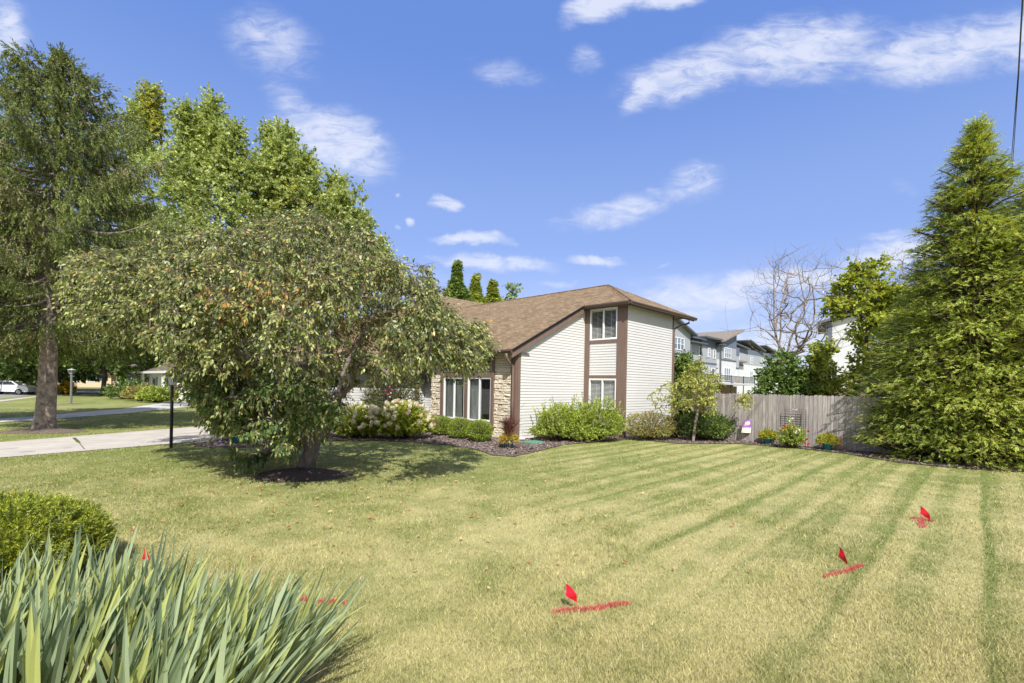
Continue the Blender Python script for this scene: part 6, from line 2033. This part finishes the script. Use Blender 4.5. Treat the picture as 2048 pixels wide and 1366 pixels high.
# nearer townhouse end behind the yellow-green tree
t3 = tag(empty("townhouse_end", (32.6, 49.5, 0), math.radians(-33)), "white townhouse end with slate corner and slanted grey eaves behind the yellow-green tree", "townhouse")
mb = MB(); mb.box(.4, 15, 0, 10, 2.4, 9.2); mb.poly([(.4, 0, 9.2), (15, 0, 9.2), (15, 0, 13.6)]); mb.build("white_wall", M_whitew, t3)
mb = MB(); mb.box(0, .4, -.02, 10, 0, 9.2); mb.box(2.6, 15, 1.5, 9, 9.2, 12.2); mb.build("slate_corner", M_slate, t3)
mb = MB(); mb.box(.4, 15, -.01, 10, 0, 2.4); mb.build("brick_base", M_brick, t3)
mb = MB(); shed(mb, -.9, 15.5, -.6, 10.5, 9.25, 13.9, .25); mb.build("roof", M_fascia, t3)
mb = MB(); shed(mb, .2, 8, .6, 9.5, 12.15, 12.75, .45); mb.build("upper_roof", M_fascia, t3)
mb = MB(); mb.tube([(-.7, -.3, 9.0), (-.5, -.3, 8.6), (-.1, -.1, 8.4), (-.1, -.1, 3.0)], .06, 6); mb.build("downpipe", M_fascia, t3)
t_window(t3, 2.5, 6.0, 2.2, 1.9, 1, bl=.5); t_window(t3, 2.6, 2.9, 2.0, 1.8, 1)

# ------------------------------------------------------------------ neighbours on the left
nb0 = Vector((-31.8, 45.0, 0)); 
nh = tag(empty("neighbour_house", nb0, math.radians(137)), "white single-storey neighbouring house behind the shrubs, partly hidden by the front tree", "house")
M_wv = surf("white_board", (.80, .80, .79), rough=.6, var=.03)
# local x runs left along the facade, facade faces +y (towards the viewer)
mb = MB(); mb.box(0, 23, -9, 0, 0, 2.75); mb.build("wall", M_wv, nh)
mb = MB(); mb.slab([(-.7, .8, 2.75), (24, .8, 2.75), (20, -4.5, 5.0), (3.5, -4.5, 5.0)], .15); mb.slab([(24, -10, 2.75), (-.7, -10, 2.75), (3.5, -4.5, 5.0), (20, -4.5, 5.0)], .15)
mb.slab([(-.7, -10, 2.75), (-.7, .8, 2.75), (3.5, -4.5, 5.0)], .15); mb.slab([(24, .8, 2.75), (24, -10, 2.75), (20, -4.5, 5.0)], .15)
mb.build("roof", M_shingle_grey, nh)
mb = MB(); mb.box(-.75, 24.1, .78, .95, 2.5, 2.72); mb.build("gutter", M_white, nh)
for x in (3.0, 7.5, 12, 16.5):
    mb = MB(); mb.box(x, x + 1.5, .0, .06, 1.0, 2.1); w_ = mb.build("window", M_white, nh)
    mb = MB(); mb.box(x + .1, x + 1.4, .06, .075, 1.1, 2.0); mb.build("pane", M_tglass, w_)
    for q in (x - .35, x + 1.55):
        mb = MB(); mb.box(q, q + .3, .0, .04, .95, 2.15); mb.build("shutter", M_fascia, nh)
for x in (1.2, 10.5):
    mb = MB(); mb.box(x, x + .2, .55, .75, 0, 2.6); mb.build("porch_post", M_wv, nh)
mb = MB(); mb.box(-5.5, 0, -8, -1.2, 0, 2.7); mb.build("garage_wall", surf("beige_wall", (.5, .45, .38), rough=.7), nh)
mb = MB(); mb.box(-.02, .2, -.2, .1, 0, 2.7); mb.build("dark_corner", M_trim, nh)
mb = MB(); mb.box(-5.0, -.4, -1.2, -1.12, .05, 2.3); mb.build("garage_door", surf("beige_door", (.58, .53, .46), rough=.6), nh)

fb = G(168, 774); 
fh = tag(empty("brick_house", (fb.x, fb.y, 0), math.radians(40)), "far low brick house with white window surround across the street", "house")
M_fbr = surf("pale_brick", (.42, .27, .20), rough=.9, var=.2, scale=3)
M_sand = surf("sand_wall", (.66, .52, .36), rough=.8, var=.05)
mb = MB(); mb.box(-8, 12, 0, 9, 0, 2.8); mb.build("wall", M_fbr, fh)
mb = MB(); mb.box(-1.0, 8, -.1, 0, 0, 1.3); mb.box(3.6, 4.1, -.6, -.1, 0, 2.7); mb.box(7.6, 8.2, -.6, -.1, 0, 2.7); mb.build("porch", M_sand, fh)
mb = MB(); mb.slab([(-9, -1.2, 2.8), (13, -1.2, 2.8), (9, 4.5, 5.0), (-5, 4.5, 5.0)], .15); mb.slab([(13, 10, 2.8), (-9, 10, 2.8), (-5, 4.5, 5.0), (9, 4.5, 5.0)], .15)
mb.slab([(-9, 10, 2.8), (-9, -1.2, 2.8), (-5, 4.5, 5)], .15); mb.slab([(13, -1.2, 2.8), (13, 10, 2.8), (9, 4.5, 5)], .15); mb.build("roof", M_shingle_grey, fh)
for x in (-3.5, 0.5, 5.0):
    mb = MB(); mb.box(x - .15, x + 2.75, -.14, -.05, 1.0, 2.6); w_ = mb.build("window", M_white, fh)
    mb = MB(); mb.box(x, x + 1.2, -.16, -.145, 1.15, 2.45); mb.box(x + 1.4, x + 2.6, -.16, -.145, 1.15, 2.45); mb.build("pane", M_tglass, w_)

# white car parked at the left edge beyond the lawn
cp = G(18, 789)
car = tag(empty("parked_car", (cp.x, cp.y, 0), math.radians(12)), "white parked car half hidden under the dark tree at the left edge", "car")
M_paint = surf("white_car_paint", (.75, .76, .78), rough=.2, var=.02, spec=.6)
prof = [(-2.2, .35), (-2.25, .75), (-2.05, .95), (-1.3, 1.0), (-.75, 1.42), (.7, 1.45), (1.35, 1.02), (2.1, .88), (2.25, .6), (2.2, .32)]
mb = MB()
L_ = [Vector((x, -.86, z)) for x, z in prof]; R_ = [Vector((x, .86, z)) for x, z in prof]
Li = [Vector((x, -.86 + (.16 if z > 1.1 else 0), z)) for x, z in prof]; Ri = [Vector((x, .86 - (.16 if z > 1.1 else 0), z)) for x, z in prof]
mb.poly(Li); mb.poly(Ri[::-1])
for i in range(len(prof)):
    j = (i + 1) % len(prof); mb.poly([Li[j], Li[i], Ri[i], Ri[j]])
mb.build("body", M_paint, car, bevel=.04)
M_cglass = surf("car_glass", (.02, .025, .03), rough=.08, var=.01, spec=.7)
for sg in (-1, 1):
    mb = MB(); y = sg * .79
    mb.poly([(-1.15, sg * .865, 1.03), (-.72, sg * .73, 1.36), (-.05, sg * .73, 1.38), (-.05, sg * .865, 1.03)][::sg]); mb.build("side_window", M_cglass, car)
    mb = MB(); mb.poly([(.03, sg * .865, 1.03), (.03, sg * .73, 1.38), (.65, sg * .73, 1.38), (1.15, sg * .865, 1.04)][::sg]); mb.build("side_window", M_cglass, car)
    for x in (-1.35, 1.4):
        mb = MB(); mb.tube([(x, sg * .66, .32), (x, sg * .88, .32)], .32, 16); w_ = mb.build("wheel", M_black, car)
        mb = MB(); mb.tube([(x, sg * .87, .32), (x, sg * .895, .32)], .19, 12); mb.build("rim", M_greym, w_)
